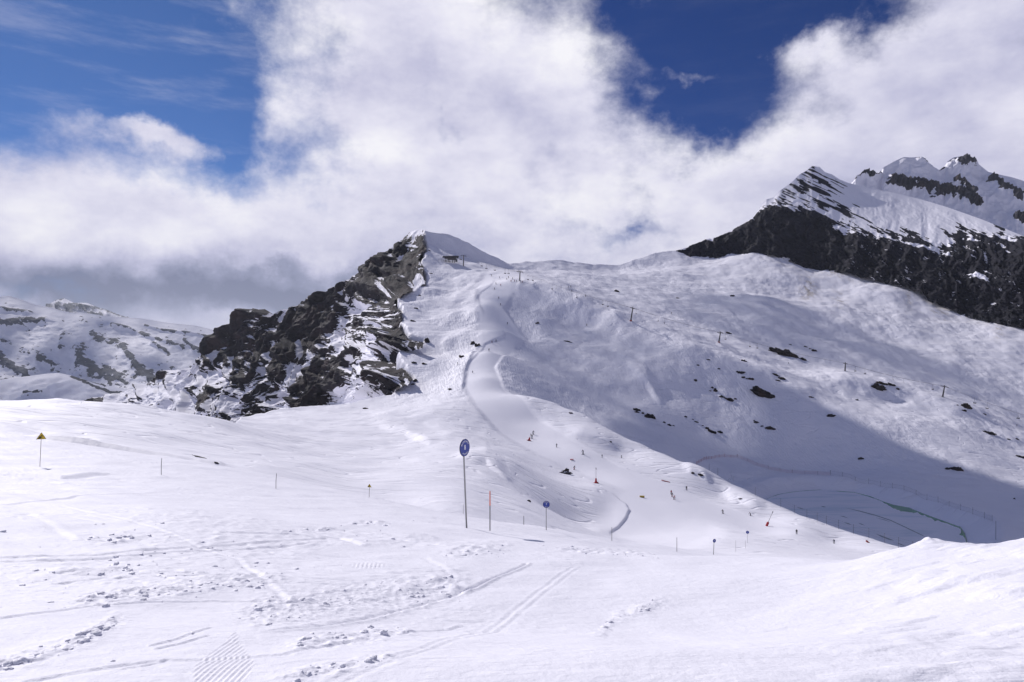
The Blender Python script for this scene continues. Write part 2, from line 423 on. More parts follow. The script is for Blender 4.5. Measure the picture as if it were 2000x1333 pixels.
bank_h([(1340,912),(1365,922),(1385,937)], 1.3, 30, 12, 260, 320, 12)
bank_h([(1420,967),(1450,976),(1485,990)], 1.2, 30, 12, 230, 300, 16)
bank_h([(1120,846),(1160,855),(1200,872)], 1.6, 30, 14, 290, 360, 20)
bank_h([(740,830),(790,842),(840,862)], 1.3, 40, 12, 240, 360, 25)
bank_h([(900,895),(950,900),(990,935)], 1.2, 40, 12, 180, 300, 25)
bank_h([(1230,720),(1262,745),(1290,782)], 2.2, 30, 16, 430, 500, 16)
bank_h([(1180,752),(1250,742),(1330,750)], .9, 40, 14, 430, 500, 40)
bank_h([(80,855),(200,876),(320,893),(430,911),(500,932),(575,949),(650,969),(721,982)], .6, 6, 16, 70, 104, 60)
# ---- near snow: clods, ski tracks and wind relief
nr_ = slice(0, int(np.searchsorted(Yrow, 110)))
xn, yn, pyn, pxn = X[nr_], Yg[nr_], PYg[nr_], px[nr_]
nz = .05 * fbm(xn / 3.2, yn / 2.6, 3, 51) + .10 * fbm(xn / 9, yn / 7, 2, 53) * smooth(3, 12, yn)
def band(line, wid):
    ln = np.array(line, float)
    yl = np.interp(pxn, ln[:, 0], ln[:, 1])
    f = smooth(ln[0, 0] - 60, ln[0, 0] + 30, pxn) * (1 - smooth(ln[-1, 0] - 30, ln[-1, 0] + 60, pxn))
    return f * np.exp(-((pyn - yl) / wid) ** 2)
clod = np.maximum.reduce([
    band([(160,1178),(250,1165),(330,1160),(420,1145),(540,1138)], 17),
    band([(-50,1310),(60,1285),(150,1255),(230,1215)], 16) * .9,
    band([(490,1200),(620,1180),(760,1160),(900,1150)], 30) * .9,
    band([(580,1255),(700,1240),(800,1225)], 16) * .7,
    band([(560,1320),(680,1300),(760,1285)], 12) * .7,
    band([(100,1122),(180,1120),(260,1118)], 8) * .8,
    band([(160,1050),(210,1052),(260,1050)], 10) * .6,
    band([(300,1125),(420,1115),(550,1105)], 7) * .6,
    band([(560,1038),(600,1036),(640,1034)], 4) * .9, band([(690,1024),(720,1022),(760,1024)], 4) * .9,
    band([(880,1085),(930,1080),(980,1070)], 14) * .7, band([(1100,1075),(1180,1082),(1260,1084)], 6) * .8,
    band([(1180,1230),(1200,1205),(1290,1180)], 10) * .7,
    .32 * smooth(-.1, .5, fbm(xn / 5 + 3, yn / 7, 3, 57)) * smooth(1300, 900, pxn) * smooth(4, 9, yn)])
fz = smooth(6, 14, yn)
cl_a = np.maximum(0, perlin(xn / .11, yn / .11, 61) + .2) + .6 * np.maximum(0, perlin(xn / .05, yn / .055, 62))
cl_b = np.maximum(0, perlin(xn / .26, yn / .30, 64) + .15) + .5 * np.maximum(0, perlin(xn / .13, yn / .16, 65))
cl2 = np.maximum(0, perlin(xn / .4, yn / .45, 63))
nz += clod * ((1 - fz) * (.032 * cl_a + .04 * cl2) + fz * (.08 * cl_b + .05 * cl2))
# long shallow ski furrows running down to the right
fur = np.minimum(0, perlin(xn / 1.6 - yn / 5.0, yn / 14 + xn / 20, 71) + .1) * .05 + np.minimum(0, perlin(xn / 2.2 + yn / 1.9, yn / 9, 72)) * .035
nz += fur * smooth(5, 10, yn) * smooth(1500, 1100, pxn)
def track(line, depth, wid):
    """single ski track: groove with a raised lip, in world metres"""
    W = np.array([((a - CX) / F * y, y) for a, b, y in line])
    d = np.full(xn.shape, 1e9); sgn = np.zeros(xn.shape)
    for (ax, ay), (bx, by) in zip(W[:-1], W[1:]):
        ex, ey = bx - ax, by - ay
        t = np.clip(((xn - ax) * ex + (yn - ay) * ey) / (ex * ex + ey * ey), 0, 1)
        dx, dy = xn - ax - t * ex, yn - ay - t * ey
        dd = np.hypot(dx, dy); m = dd < d
        d = np.where(m, dd, d); sgn = np.where(m, np.sign(ex * dy - ey * dx), sgn)
    return -depth * np.exp(-(d / wid) ** 2) + .7 * depth * np.exp(-((d - 1.9 * wid) / wid) ** 2) * (sgn > 0)
def yat(pxv, pyv, lo=0, hi=NR):
    c = int(np.argmin(np.abs(PXC - pxv)))
    col = CY - Z[lo:hi, c] / Yg[lo:hi, c] * F
    k = np.argmax(col <= pyv)
    return Yrow[lo + k]
def tl(*ps): return [(a, b, yat(a, b)) for a, b in ps]
nz += track(tl((1028,1108),(1000,1122),(950,1142),(905,1160)), .035, .04)
nz += track(tl((905,1160),(780,1190),(640,1215),(520,1232)), .02, .05)
nz += track(tl((440,1042),(560,1045),(660,1052),(700,1066)), .03, .08)
nz += track(tl((50,1003),(90,1020),(135,1050)), .012, .10)
nz += track(tl((830,1095),(870,1125),(905,1158)), .008, .06)
nz += track(tl((300,1258),(350,1248),(410,1228)), .008, .016)
nz += track(tl((310,1264),(355,1256),(405,1243)), .008, .016)
nz += track(tl((250,1305),(290,1298),(330,1285)), .006, .016)
nz += track(tl((110,1142),(250,1132),(420,1128)), .012, .03)
for ln_, dp_, wd_ in [
    (((-60,928),(20,929),(70,931),(120,934),(160,932),(200,928)), .11, .40), (((95,941),(112,944)), .06, .2),
    (((1500,1130),(1250,1112),(1030,1108)), .010, .05), (((1500,1137),(1250,1119),(1040,1114)), .010, .05),
    (((0,1095),(200,1085),(420,1062),(640,1052)), .018, .06), (((0,1104),(200,1094),(420,1070),(640,1058)), .018, .06),
    (((0,1215),(180,1190),(420,1178),(700,1188)), .010, .03), (((60,1333),(300,1290),(560,1275),(900,1215)), .008, .03),
    (((640,1333),(820,1270),(1010,1190),(1120,1110)), 0.005, .03), (((665,1333),(842,1270),(1030,1190),(1135,1110)), .005, .03),
    (((300,1000),(480,1012),(700,1040),(860,1070)), .022, .08), (((120,990),(300,1030),(460,1090),(560,1180)), .012, .05),
    (((0,985),(180,968),(360,965),(560,985)), .03, .10)]:
    nz += track(tl(*ln_), dp_, wd_)
# corduroy left by the piste machine
cm = smooth(1, .8, np.hypot((pxn - (440 + (1290 - pyn) * .35)) / (62 * smooth(1222, 1300, pyn) + 2), (pyn - 1290) / 68))
nz += cm * .0042 * np.sin((xn + yn * .13) * 2 * np.pi / .036)
cm = smooth(1, .7, np.hypot((pxn - 720) / 40, (pyn - 1112) / 8))
nz += cm * .006 * np.sin((xn + yn * .16) * 2 * np.pi / .07)
# skis dragged sideways: stepped scrapes on the left half
sw = np.abs(((xn * .25 + yn * 1.0) / .55 + .5 * fbm(xn / 1.3, yn / 2, 2, 75)) % 1 - .5)
nz -= .02 * smooth(.18, .0, sw) * smooth(.0, .5, fbm(xn / 3.5, yn / 3, 2, 76)) * smooth(1050, 850, pxn) * smooth(4, 7, yn)
# the right-hand mound: wind-carved lumps
mnd = smooth(1500, 1850, pxn) * smooth(14, 9, yn)
nz += mnd * (.05 * np.maximum(0, fbm(xn / .9, yn / .5, 3, 81)) + .07 * np.exp(-(((pxn - 1812) / 24) ** 2 + ((yn - 11.2) / .5) ** 2)) * (1 + perlin(xn / .12, yn / .12, 4)))
Z[nr_] += nz * smooth(1.5, 3, yn)

# ---- where the ground breaks off: crest of the lobe, edge of the cliffs, skyline, foot of the wall
EDGE = [(-900,207),(-400,207),(0,207),(120,210),(250,217),(350,224),(430,232),(455,238),(463,262),(470,300),(500,322),(530,345),(575,357),(634,374),(680,384),(712,394),(750,404),(764,410),(772,414),(774,560),(778,836),(828,836),(855,846),(905,866),(965,905),(1000,925),(1060,953),(1130,985),(1210,1008),(1280,1036),(1345,1056),(1436,1042),(1520,1012),(1604,978),(1680,935),(1760,892),(1856,842),(1920,812),(2000,772),(2300,665),(2900,530)]
pc1 = PXC
jag = 9 * perlin(pc1 / 11, pc1 * 0 + .3, 8) + 5 * perlin(pc1 / 4.5, pc1 * 0 + .7, 9)
jag = jag * (smooth(560, 600, pc1) * smooth(770, 740, pc1)) * .25
Ye = lerp_poly(pc1 + jag, EDGE)
over = np.maximum(0, Yg - Ye[None, :])
Zedge = np.array([np.interp(Ye[c], Yrow, Z[:, c]) for c in range(NC)])
roll = np.clip(over / 9, 0, 1)
Z = np.where(over > 0, Zedge[None, :] - 1.15 * over * (.35 + .65 * roll), Z)
# the cliff edge running away from the camera up to the summit: the ground falls off to its left
XE = [(405,768),(411,776),(418,792),(428,812),(440,800),(455,782),(474,782),(484,800),(492,828),(503,834),(512,802),(522,796),(545,788),(578,791),(602,773),(622,794),(640,815),(655,836),(700,833),(735,824),(765,836),(800,834),(832,830),(850,826)]
xe = np.interp(Yrow, [a for a, b in XE], [b for a, b in XE])
xe = xe + (4 * perlin(Yrow / 13, Yrow * 0 + .4, 18) + 2.5 * perlin(Yrow / 5, Yrow * 0 + .6, 19)) * (Yrow > 410)
left = np.maximum(0, (xe[:, None] - px) / F * Yg) * ((Yg > 404) & (Yg < 900) & (px > 700))
Z = Z - left * 3.0 * smooth(0, 4, left)
over = np.maximum(over, left)
rockm = smooth(3, 9, over) * smooth(470, 520, px) * smooth(1300, 1200, px)
dirt = np.maximum.reduce([
    np.exp(-(((px - 1578) / 16) ** 2 + ((PYg - 562) / 20) ** 2)),
    .55 * np.exp(-(((px - 1640) / 14) ** 2 + ((PYg - 585) / 24) ** 2)), .6 * np.exp(-(((px - 1775) / 9) ** 2 + ((PYg - 580) / 28) ** 2)),
    .7 * np.exp(-(((px - 1835) / 18) ** 2 + ((PYg - 612) / 18) ** 2)), .7 * np.exp(-(((px - 1952) / 10) ** 2 + ((PYg - 650) / 16) ** 2)),
    .5 * smooth(26, 4, PYg - np.interp(px, [1345, 1480, 1604, 1720, 1800, 1880, 2000], [495, 488, 523, 544, 565, 608, 634])) * (px > 1520)]) * (Yg > 600)
XYZ = np.stack([X, Yg, Z], -1)
PYf = CY - Z / Yg * F
ground = grid_object('snow_ground', XYZ, dict(groom=np.maximum(groom, onlake), rock=rockm, dirt=dirt, far=smooth(45, 170, Yg), mog=smooth(330, 430, Yg) * (.35 + .65 * bumpy)), M_SNOW)
tag(ground, 'white snow slopes of the ski area, tracked near the camera and rising to the col', 'snow slope', kind='structure')

Zmin_run = np.minimum.accumulate(PYf, axis=0)
def hit(pxv, pyv, Ymin=0):
    """first ground point seen at a pixel (beyond Ymin); falls back to the nearest crest below it"""
    c = int(np.argmin(np.abs(PXC - pxv)))
    k0 = int(np.searchsorted(Yrow, max(Ymin, 1.3)))
    col = PYf[k0:, c]
    ok = np.nonzero(col <= pyv)[0]
    if len(ok) == 0:
        k = int(np.argmin(col))
        Y = Yrow[k0 + k]
    else:
        k = ok[0]
        if k == 0: Y = Yrow[k0]
        else:
            a, b_ = col[k - 1], col[k]
            t = (a - pyv) / (a - b_ + 1e-9)
            Y = Yrow[k0 + k - 1] * (1 - t) + Yrow[k0 + k] * t
    zc = np.interp(Y, Yrow, Z[:, c])
    return Vector(((pxv - CX) / F * Y, Y, zc))
def ground_z(x, y):
    p = x / y * F + CX
    c = int(np.argmin(np.abs(PXC - p)))
    return float(np.interp(y, Yrow, Z[:, c]))
# ------------------------------------------------------------------ rock faces and far mountains: one sheet each
def px_sheet(name, x0, x1, skyline, bottom, depth_pts, cols, rows, back=120):
    """sheet between a traced skyline and a foot line; depth from scattered (px, py, Y) points; returns XYZ, px, py grids"""
    pxs = np.linspace(x0, x1, cols)
    sky = lerp_poly(pxs, skyline); bot = lerp_poly(pxs, bottom)
    t = np.linspace(0, 1, rows)[:, None]
    pyg = bot[None, :] * (1 - t) + sky[None, :] * t
    pxg = pxs[None, :].repeat(rows, 0)
    D = np.array(depth_pts, float)
    P = D[:, :2] / 100.0
    w = tps_fit(P, np.log(D[:, 2]), .01)
    c0, r0 = max(8, cols // 10), max(8, rows // 10)
    Q = np.stack([cr_matrix(c0, cols) @ pxs if False else np.interp(np.linspace(0, 1, c0), np.linspace(0, 1, cols), pxs)[None, :].repeat(r0, 0),
                  (np.interp(np.linspace(0, 1, c0), np.linspace(0, 1, cols), bot)[None, :] * (1 - np.linspace(0, 1, r0)[:, None])
                   + np.interp(np.linspace(0, 1, c0), np.linspace(0, 1, cols), sky)[None, :] * np.linspace(0, 1, r0)[:, None])], -1)
    lg = tps_eval(P, w, Q.reshape(-1, 2) / 100.0).reshape(r0, c0)
    Yg_ = np.exp(cr_matrix(rows, r0) @ lg @ cr_matrix(cols, c0).T)
    XYZ_ = np.stack([(pxg - CX) / F * Yg_, Yg_, (CY - pyg) / F * Yg_], -1)
    return XYZ_, pxg, pyg

def add_back(XYZ_, n=14, depth=160, drop=1.0):
    """far side of the crest: rows that fall away behind it"""
    top = XYZ_[-1]
    rows = []
    for k in range(1, n + 1):
        f = (k / n) ** 1.4 * depth
        r = top.copy(); r[:, 1] += f; r[:, 0] *= 1 + f / top[:, 1] * .5
        r[:, 2] -= f * drop
        rows.append(r)
    return np.concatenate([XYZ_, np.stack(rows)], 0)

def ext(a, n=14): return np.concatenate([a, np.repeat(a[-1:], n, 0)], 0)
def blob(x, y, cx, cy, rx, ry, rot=0.0):
    c, s = math.cos(rot), math.sin(rot); dx, dy = x - cx, y - cy
    u, v = dx * c + dy * s, -dx * s + dy * c
    return np.exp(-((u / rx) ** 2 + (v / ry) ** 2))
def seg(x, y, pts, wid):
    d = np.full(x.shape, 1e9)
    for (ax, ay), (bx, by) in zip(pts[:-1], pts[1:]):
        ex, ey = bx - ax, by - ay
        t = np.clip(((x - ax) * ex + (y - ay) * ey) / (ex * ex + ey * ey + 1e-9), 0, 1)
        d = np.minimum(d, np.hypot(x - ax - t * ex, y - ay - t * ey))
    return np.exp(-(d / wid) ** 2)

# ---- rocky ridge left of the summit
RSKY = [(150,800),(200,784),(230,776),(270,760),(300,752),(330,736),(347,722),(358,727),(375,720),(392,714),(402,704),(412,685),(436,658),(455,645),(475,631),(482,615),(493,602),(505,605),(517,604),(530,612),(544,622),(553,619),(565,602),(592,601),(610,587),(628,577),(648,573),(664,569),(682,553),(698,540),(715,529),(745,505),(760,495),(772,487),(784,469),(799,454),(812,450),(826,449),(840,453),(870,470)]
RBOT = [(150,860),(400,880),(600,860),(800,820),(870,800)]
REDGE = [(440,832),(449,827),(487,832),(505,819),(529,829),(556,832),(568,811),(580,790),(593,770),(610,788),(634,785),(650,791),(664,800),(672,832),(682,830),(691,790),(709,778),(730,800),(745,813),(757,788),(768,772),(784,740),(840,730)]
def ground_Y(py): return np.interp(py, [440,449,487,505,529,556,568,580,593,610,634,650,664,672,682,691,709,730,745,755,766,800,840], [836,832,765,735,700,655,640,622,602,578,545,522,505,496,486,475,455,435,424,416,411,400,395])
RDEP = [(150,800,1300),(150,860,1120),(280,757,1180),(280,850,960),(400,706,1060),(400,880,800),(440,800,860),(500,604,1010),(520,700,940),(500,800,840),(590,600,1000),(600,700,880),(600,790,780),(600,860,730),
        (664,569,955),(690,650,840),(690,720,740),(690,790,650),(745,505,885),(750,560,790),(745,620,715),(735,690,630),(730,760,540),(730,840,470)]
for py_, ex in ((452,827),(487,832),(529,829),(556,830),(593,775),(634,786),(664,800),(700,790),(735,800),(766,775),(820,760)):
    RDEP.append((ex, py_, float(ground_Y(py_)) - 1.5)); RDEP.append((ex + 50, py_, float(ground_Y(py_)) - 25))
A, ax_, ay_ = px_sheet('r', 150, 870, RSKY, RBOT, RDEP, 680, 560)
# ribs and gullies run down to the left; strata dip the same way
ang = math.radians(126)
du = (ax_ * math.cos(ang) + ay_ * math.sin(ang)) / 100.0      # along the ribs
dv = (-ax_ * math.sin(ang) + ay_ * math.cos(ang)) / 100.0     # across them
wx = .35 * fbm(ax_ / 90, ay_ / 90, 3, 5); wy = .35 * fbm(ax_ / 90, ay_ / 90, 3, 15)
r1 = ridged(dv * 1.1 + wx, du * .27 + wy, 3, 3, .55)
r2 = ridged(dv * 3.0 + wx * 2, du * .75 + wy * 2, 4, 13, .55)
r3 = fbm(dv * 11 + wx * 3, du * 5, 4, 23, .62)
tt = np.linspace(0, 1, A.shape[0])[:, None]
amp = smooth(0, .06, 1 - tt)
disp = (r1 * 18 + r2 * 4.6) * amp + r3 * 2.4 * (.3 + .7 * amp)
nrm = np.array([-.40, -.85, .25]); nrm /= np.linalg.norm(nrm)
# steps: hard strata stand out, snow lies on the ledges between
st = (dv * 7 + du * 1.2 + wx * 3); stp = (st - np.floor(st)); disp = disp + (smooth(0, .35, stp) * (1 - smooth(.75, 1, stp))) * 3.0 * amp
A2 = A + disp[..., None] * nrm
n_ = grid_normals(A2)
kz = n_[..., 2]
bias = np.zeros_like(ax_)
bias += .30 * seg(ax_, ay_, [(722,600),(705,650),(690,700)], 16) + .5 * seg(ax_, ay_, [(760,640),(740,700),(725,760)], 26) + .45 * seg(ax_, ay_, [(680,690),(630,740),(560,790)], 24)
bias += .35 * seg(ax_, ay_, [(735,540),(712,590)], 9) + .3 * seg(ax_, ay_, [(690,640),(640,700),(600,740)], 12) + .4 * seg(ax_, ay_, [(445,700),(452,730)], 14) + .3 * seg(ax_, ay_, [(590,615),(575,635)], 10)
bias += .6 * seg(ax_, ay_, [(400,735),(350,790)], 26) + .5 * seg(ax_, ay_, [(470,770),(420,830)], 22) + .45 * blob(ax_, ay_, 300, 790, 90, 40) + .5 * seg(ax_, ay_, [(560,680),(520,760),(490,800)], 10)
bias += .4 * blob(ax_, ay_, 700, 790, 60, 26) + .04 * smooth(690, 790, ay_)
bias -= .5 * seg(ax_, ay_, [(745,540),(790,520),(815,470)], 26) + .5 * seg(ax_, ay_, [(800,540),(790,590)], 24) + .35 * seg(ax_, ay_, [(500,625),(480,680),(440,700)], 16)
bias -= .5 * seg(ax_, ay_, [(640,750),(640,800)], 32) + .35 * blob(ax_, ay_, 645, 690, 18, 22) + .25 * seg(ax_, ay_, [(640,600),(560,690),(440,790)], 22) + .3 * blob(ax_, ay_, 430, 780, 24, 30)
bias += .5 * smooth(8, 2, ay_ - lerp_poly(ax_, RSKY)) * (perlin(ax_ / 40, ay_ * 0 + .5, 6) > 0)
rib = np.clip(r1 - r1.mean(), -1.5, 1.5); rib2 = np.clip(r2 - r2.mean(), -1.5, 1.5)
kz2 = grid_normals(A + ((r1 * 17 + r2 * 3) * amp)[..., None] * nrm)[..., 2]
raw = .7 * (kz2 - kz2.mean()) + .5 * (kz - kz.mean()) - .62 * rib - .30 * rib2
snow = np.clip(.33 + raw * .90 + bias * .85, -.3, 1.4)
# the last metres against the snow edge: calm displacement, ragged trimmed border
eg = np.interp(ay_, [a for a, b in REDGE], [b for a, b in REDGE]) + 3.5 * perlin(ay_ / 9, ay_ * 0 + .3, 61) + 2 * perlin(ay_ / 3.5, ay_ * 0 + .7, 62)
near_e = smooth(55, 8, eg - ax_) * smooth(440, 470, ay_)
A2 = A + (disp * (1 - .93 * near_e) + 1.1 * near_e * r3 + 1.5 * near_e * (r2 - 1))[..., None] * nrm
Ab = add_back(A2, 14, 200, 1.1)
M_CLIFF = rock_material('cliff_rock', scale=.13, fine=.40, edge=.035, bumpd=3.2, warm=(1.0, .78, .72), dark=(.004, .004, .008, 1), light=(.040, .035, .043, 1))
o = grid_object('rocky_ridge', Ab, dict(snow=ext(snow)), M_CLIFF)
cut = (ext(ax_) > ext(eg)).ravel()
bm = bmesh.new(); bm.from_mesh(o.data); bm.verts.ensure_lookup_table()
bmesh.ops.delete(bm, geom=[v for v, c in zip(bm.verts, cut) if c], context='VERTS'); bm.to_mesh(o.data); bm.free()
tag(o, 'dark jagged rock ridge streaked with snow gullies, falling left from the summit', 'mountain', kind='structure')

# ---- the dark wall and snowy shelf on the right
WBASE = [(1290,512),(1345,494),(1360,497),(1392,499),(1436,493),(1480,488),(1520,492),(1552,503),(1572,515),(1604,523),(1652,525),(1680,531),(1720,543),(1760,551),(1800,563),(1812,581),(1856,595),(1880,609),(1920,617),(1960,627),(2000,634),(2300,702),(2500,740)]
WSKY = [(1290,497),(1320,490),(1345,483),(1380,468),(1400,465),(1436,446),(1455,436),(1470,425),(1480,412),(1490,398),(1497,390),(1512,386),(1525,372),(1545,358),(1562,341),(1575,334),(1586,325),(1600,326),(1612,337),(1625,341),(1640,351),(1655,357),(1700,368),(1750,378),(1800,390),(1850,405),(1920,430),(2000,462),(2100,500),(2300,560),(2500,600)]
WBOT = [(a, b + 14) for a, b in WBASE]
WDEP = [(1290,512,1040),(1290,490,1046),(1345,494,1043),(1345,480,1050),(1436,493,1028),(1436,446,1052),(1480,488,1008),(1485,410,1050),(1520,492,992),(1520,440,1018),(1525,375,1065),
        (1552,503,978),(1560,410,1025),(1562,341,1090),(1604,523,957),(1600,416,1012),(1590,326,1112),(1652,525,928),(1660,448,970),(1655,357,1090),(1720,543,892),(1720,460,940),(1720,372,1080),(1800,563,848),(1800,472,905),(1800,392,1050),
        (1880,609,806),(1880,478,880),(1880,418,985),(2000,634,748),(2000,500,815),(2000,462,880),(2300,702,636),(2300,560,720),(2500,740,570),(2500,600,640)]
A, ax_, ay_ = px_sheet('w', 1290, 2420, WSKY, WBOT, WDEP, 760, 520)
A = A * (1 - .010 * smooth(1400, 1520, ax_))[..., None]
wx = .3 * fbm(ax_ / 70, ay_ / 70, 3, 7); wy = .3 * fbm(ax_ / 70, ay_ / 70, 3, 17)
base = lerp_poly(ax_, WBASE); sky = lerp_poly(ax_, WSKY)
ctop = lerp_poly(ax_, [(1290,490),(1436,448),(1480,418),(1520,395),(1560,404),(1600,416),(1660,448),(1720,462),(1780,474),(1840,478),(1920,458),(2000,466),(2420,590)])
# strata dip to the right; buttresses run down the face
an = math.radians(26)
su = (ax_ * math.cos(an) + ay_ * math.sin(an)) / 100.0; sv = (-ax_ * math.sin(an) + ay_ * math.cos(an)) / 100.0
r1 = ridged(ax_ / 60 + wx, ay_ / 130 + ax_ / 300, 4, 33, .55)
r2 = fbm(su * 2.2 + wx, sv * 9 + wy, 4, 43, .6)
r3 = ridged(ax_ / 17, ay_ / 14, 4, 44, .55)
tt = np.linspace(0, 1, A.shape[0])[:, None]
amp = smooth(0, .08, 1 - tt) * smooth(1300, 1380, ax_)
cl = smooth(-12, 22, ay_ - ctop)               # 1 on the cliff
disp = (r1 * 7 + r3 * 1.2) * amp * (.12 + .88 * cl) + r2 * (2.6 * cl + .5) * amp + fbm(ax_ / 5, ay_ / 5, 3, 45) * (.15 + .9 * cl) * amp
nrm = np.array([-.45, -.8, .3]); nrm /= np.linalg.norm(nrm)
A2 = A + disp[..., None] * nrm
kz = grid_normals(A2)[..., 2]
ragged = 30 * fbm(su * 1.6, sv * 6, 5, 47, .62) + 10 * perlin(ax_ / 60, ay_ / 60, 46)
cl2 = smooth(-14, 8, ay_ - ctop + ragged)
snow = 1.15 - 1.25 * cl2 + .35 * (kz - .62)
snow -= .75 * blob(ax_, ay_, 1590, 375, 30, 26) * smooth(.9, .4, kz) + .35 * seg(ax_, ay_, [(1586,330),(1560,370),(1530,395)], 12)
# banded rock in the upper face: strata lines showing through the snow
bandn = fbm(su * 1.3, sv * 14, 4, 48, .6)
snow -= .7 * smooth(.05, .4, bandn) * (blob(ax_, ay_, 1610, 395, 75, 45) + .7 * seg(ax_, ay_, [(1600,380),(1700,430),(1800,470)], 34) + .6 * seg(ax_, ay_, [(1780,425),(1880,455),(1990,480)], 22))
snow -= 1.0 * smooth(-.12, .28, bandn + .15 * fbm(ax_ / 9, ay_ / 9, 3, 50)) * blob(ax_, ay_, 1580, 378, 62, 48)
snow += .75 * seg(ax_, ay_, [(1905,545),(1925,552)], 7) + .8 * seg(ax_, ay_, [(1890,542),(1918,548)], 5) + .7 * seg(ax_, ay_, [(1922,500),(1926,512)], 6) + .5 * seg(ax_, ay_, [(1760,440),(1850,475)], 8)
snow += .55 * seg(ax_, ay_, [(1625,400),(1655,440)], 7) + .5 * seg(ax_, ay_, [(1700,410),(1740,450)], 8) + .4 * smooth(6, 1, ay_ - sky) * (ax_ < 1520)
snow += .70 * smooth(.42, .85, fbm(su * 5 + .4 * wx, sv * 13, 4, 49, .62) + .25 * perlin(ax_ / 45, ay_ / 45, 39)) * smooth(1560, 1700, ax_) * cl2
snow = np.clip(snow, -.35, 1.4)
M_WALL = rock_material('wall_rock', scale=.11, fine=.22, edge=.05, bumpd=2.4, rot=(0, .45, 0), stretch=(.5, 1, 1.6), warm=(.9, .85, .85), dark=(.003, .0035, .008, 1), light=(.018, .018, .030, 1))
o = grid_object('rock_wall_mountain', add_back(A2, 14, 150, .9), dict(snow=ext(snow)), M_WALL)
tag(o, 'dark cliff wall with a snowy shelf and peak above it', 'mountain', kind='structure')

# ---- the peaks behind the wall
PSKY = [(1600,375),(1640,362),(1662,358),(1672,350),(1684,343),(1692,336),(1700,341),(1712,348),(1720,342),(1724,328),(1735,322),(1750,314),(1765,307),(1780,308),(1796,307),(1810,314),(1822,326),(1834,333),(1842,330),(1850,316),(1862,308),(1880,305),(1898,310),(1915,324),(1930,336),(1950,341),(1975,346),(2000,354),(2050,366),(2150,350),(2300,400),(2500,420)]
PBOT = [(1600,520),(1800,520),(2000,560),(2500,600)]
PDEP = [(1600,375,1500),(1600,520,1300),(1700,345,1620),(1720,420,1420),(1765,307,1800),(1780,380,1640),(1800,440,1440),(1800,520,1300),(1880,305,1950),(1880,400,1640),(2000,354,1900),(1990,440,1560),(2000,560,1240),(2300,400,1900),(2300,580,1200),(2500,420,1900),(2500,600,1200)]
A, ax_, ay_ = px_sheet('p', 1600, 2500, PSKY, PBOT, PDEP, 520, 260)
tt = np.linspace(0, 1, A.shape[0])[:, None]
amp = smooth(0, .06, 1 - tt)
bands = np.maximum.reduce([seg(ax_, ay_, [(1745,362),(1790,372),(1840,380),(1880,388),(1905,405)], 13), seg(ax_, ay_, [(1868,362),(1900,385)], 8), blob(ax_, ay_, 1882, 322, 26, 18),
    seg(ax_, ay_, [(1935,356),(1960,375),(1990,390)], 8), seg(ax_, ay_, [(1668,354),(1692,345),(1714,352)], 9), seg(ax_, ay_, [(1795,310),(1815,322),(1838,336)], 5), seg(ax_, ay_, [(1980,434),(2040,446)], 8), .8 * seg(ax_, ay_, [(2060,380),(2150,420)], 20)])
rr = fbm(ax_ / 22, ay_ / 12, 4, 55, .6)
A2 = A + (ridged(ax_ / 70, ay_ / 60, 4, 52, .5) * 9 * amp + bands * (14 + 10 * ridged(ax_ / 9, ay_ / 20, 3, 58)) * amp + rr * 3 * amp)[..., None] * np.array([-.3, -.8, .5])
snow = np.clip(1.15 - 1.1 * smooth(.34, .75, bands + .45 * rr), -.3, 1.3)
M_PEAK = rock_material('peak_rock', scale=.06, fine=.22, edge=.08, bumpd=4, dark=(.012, .012, .02, 1), light=(.06, .058, .068, 1))
o = grid_object('snowy_peaks', add_back(A2, 14, 300, .8), dict(snow=ext(snow)), M_PEAK)
tag(o, 'pair of snowy peaks with dark rock bands behind the wall', 'mountain', kind='structure')

# ---- far mountains beyond the valley on the left
FSKY = [(-900,560),(-500,590),(-200,575),(-60,578),(0,580),(18,578),(40,585),(70,596),(100,601),(130,610),(170,612),(200,617),(222,619),(240,620),(275,622),(310,628),(350,633),(380,636),(410,643),(432,652),(460,668),(520,700),(600,760),(800,820)]
FBOT = [(-900,900),(800,900)]
FDEP = [(-900,560,5200),(-900,900,3200),(0,580,5200),(0,660,4700),(0,740,4100),(0,900,3200),(225,619,5000),(225,680,4500),(300,760,3800),(225,900,3100),(432,652,4900),(432,700,4500),(432,900,3200),(800,820,4800),(800,900,4300)]
A, ax_, ay_ = px_sheet('f', -900, 800, FSKY, FBOT, FDEP, 720, 320)
tt = np.linspace(0, 1, A.shape[0])[:, None]
amp = smooth(0, .10, 1 - tt)
r1b = ridged(ax_ / 150 + ay_ / 200, ay_ / 150, 3, 91, .38)
r2 = fbm(ax_ / 26, ay_ / 14, 4, 92, .6)
nrm = np.array([-.1, -.8, .6])
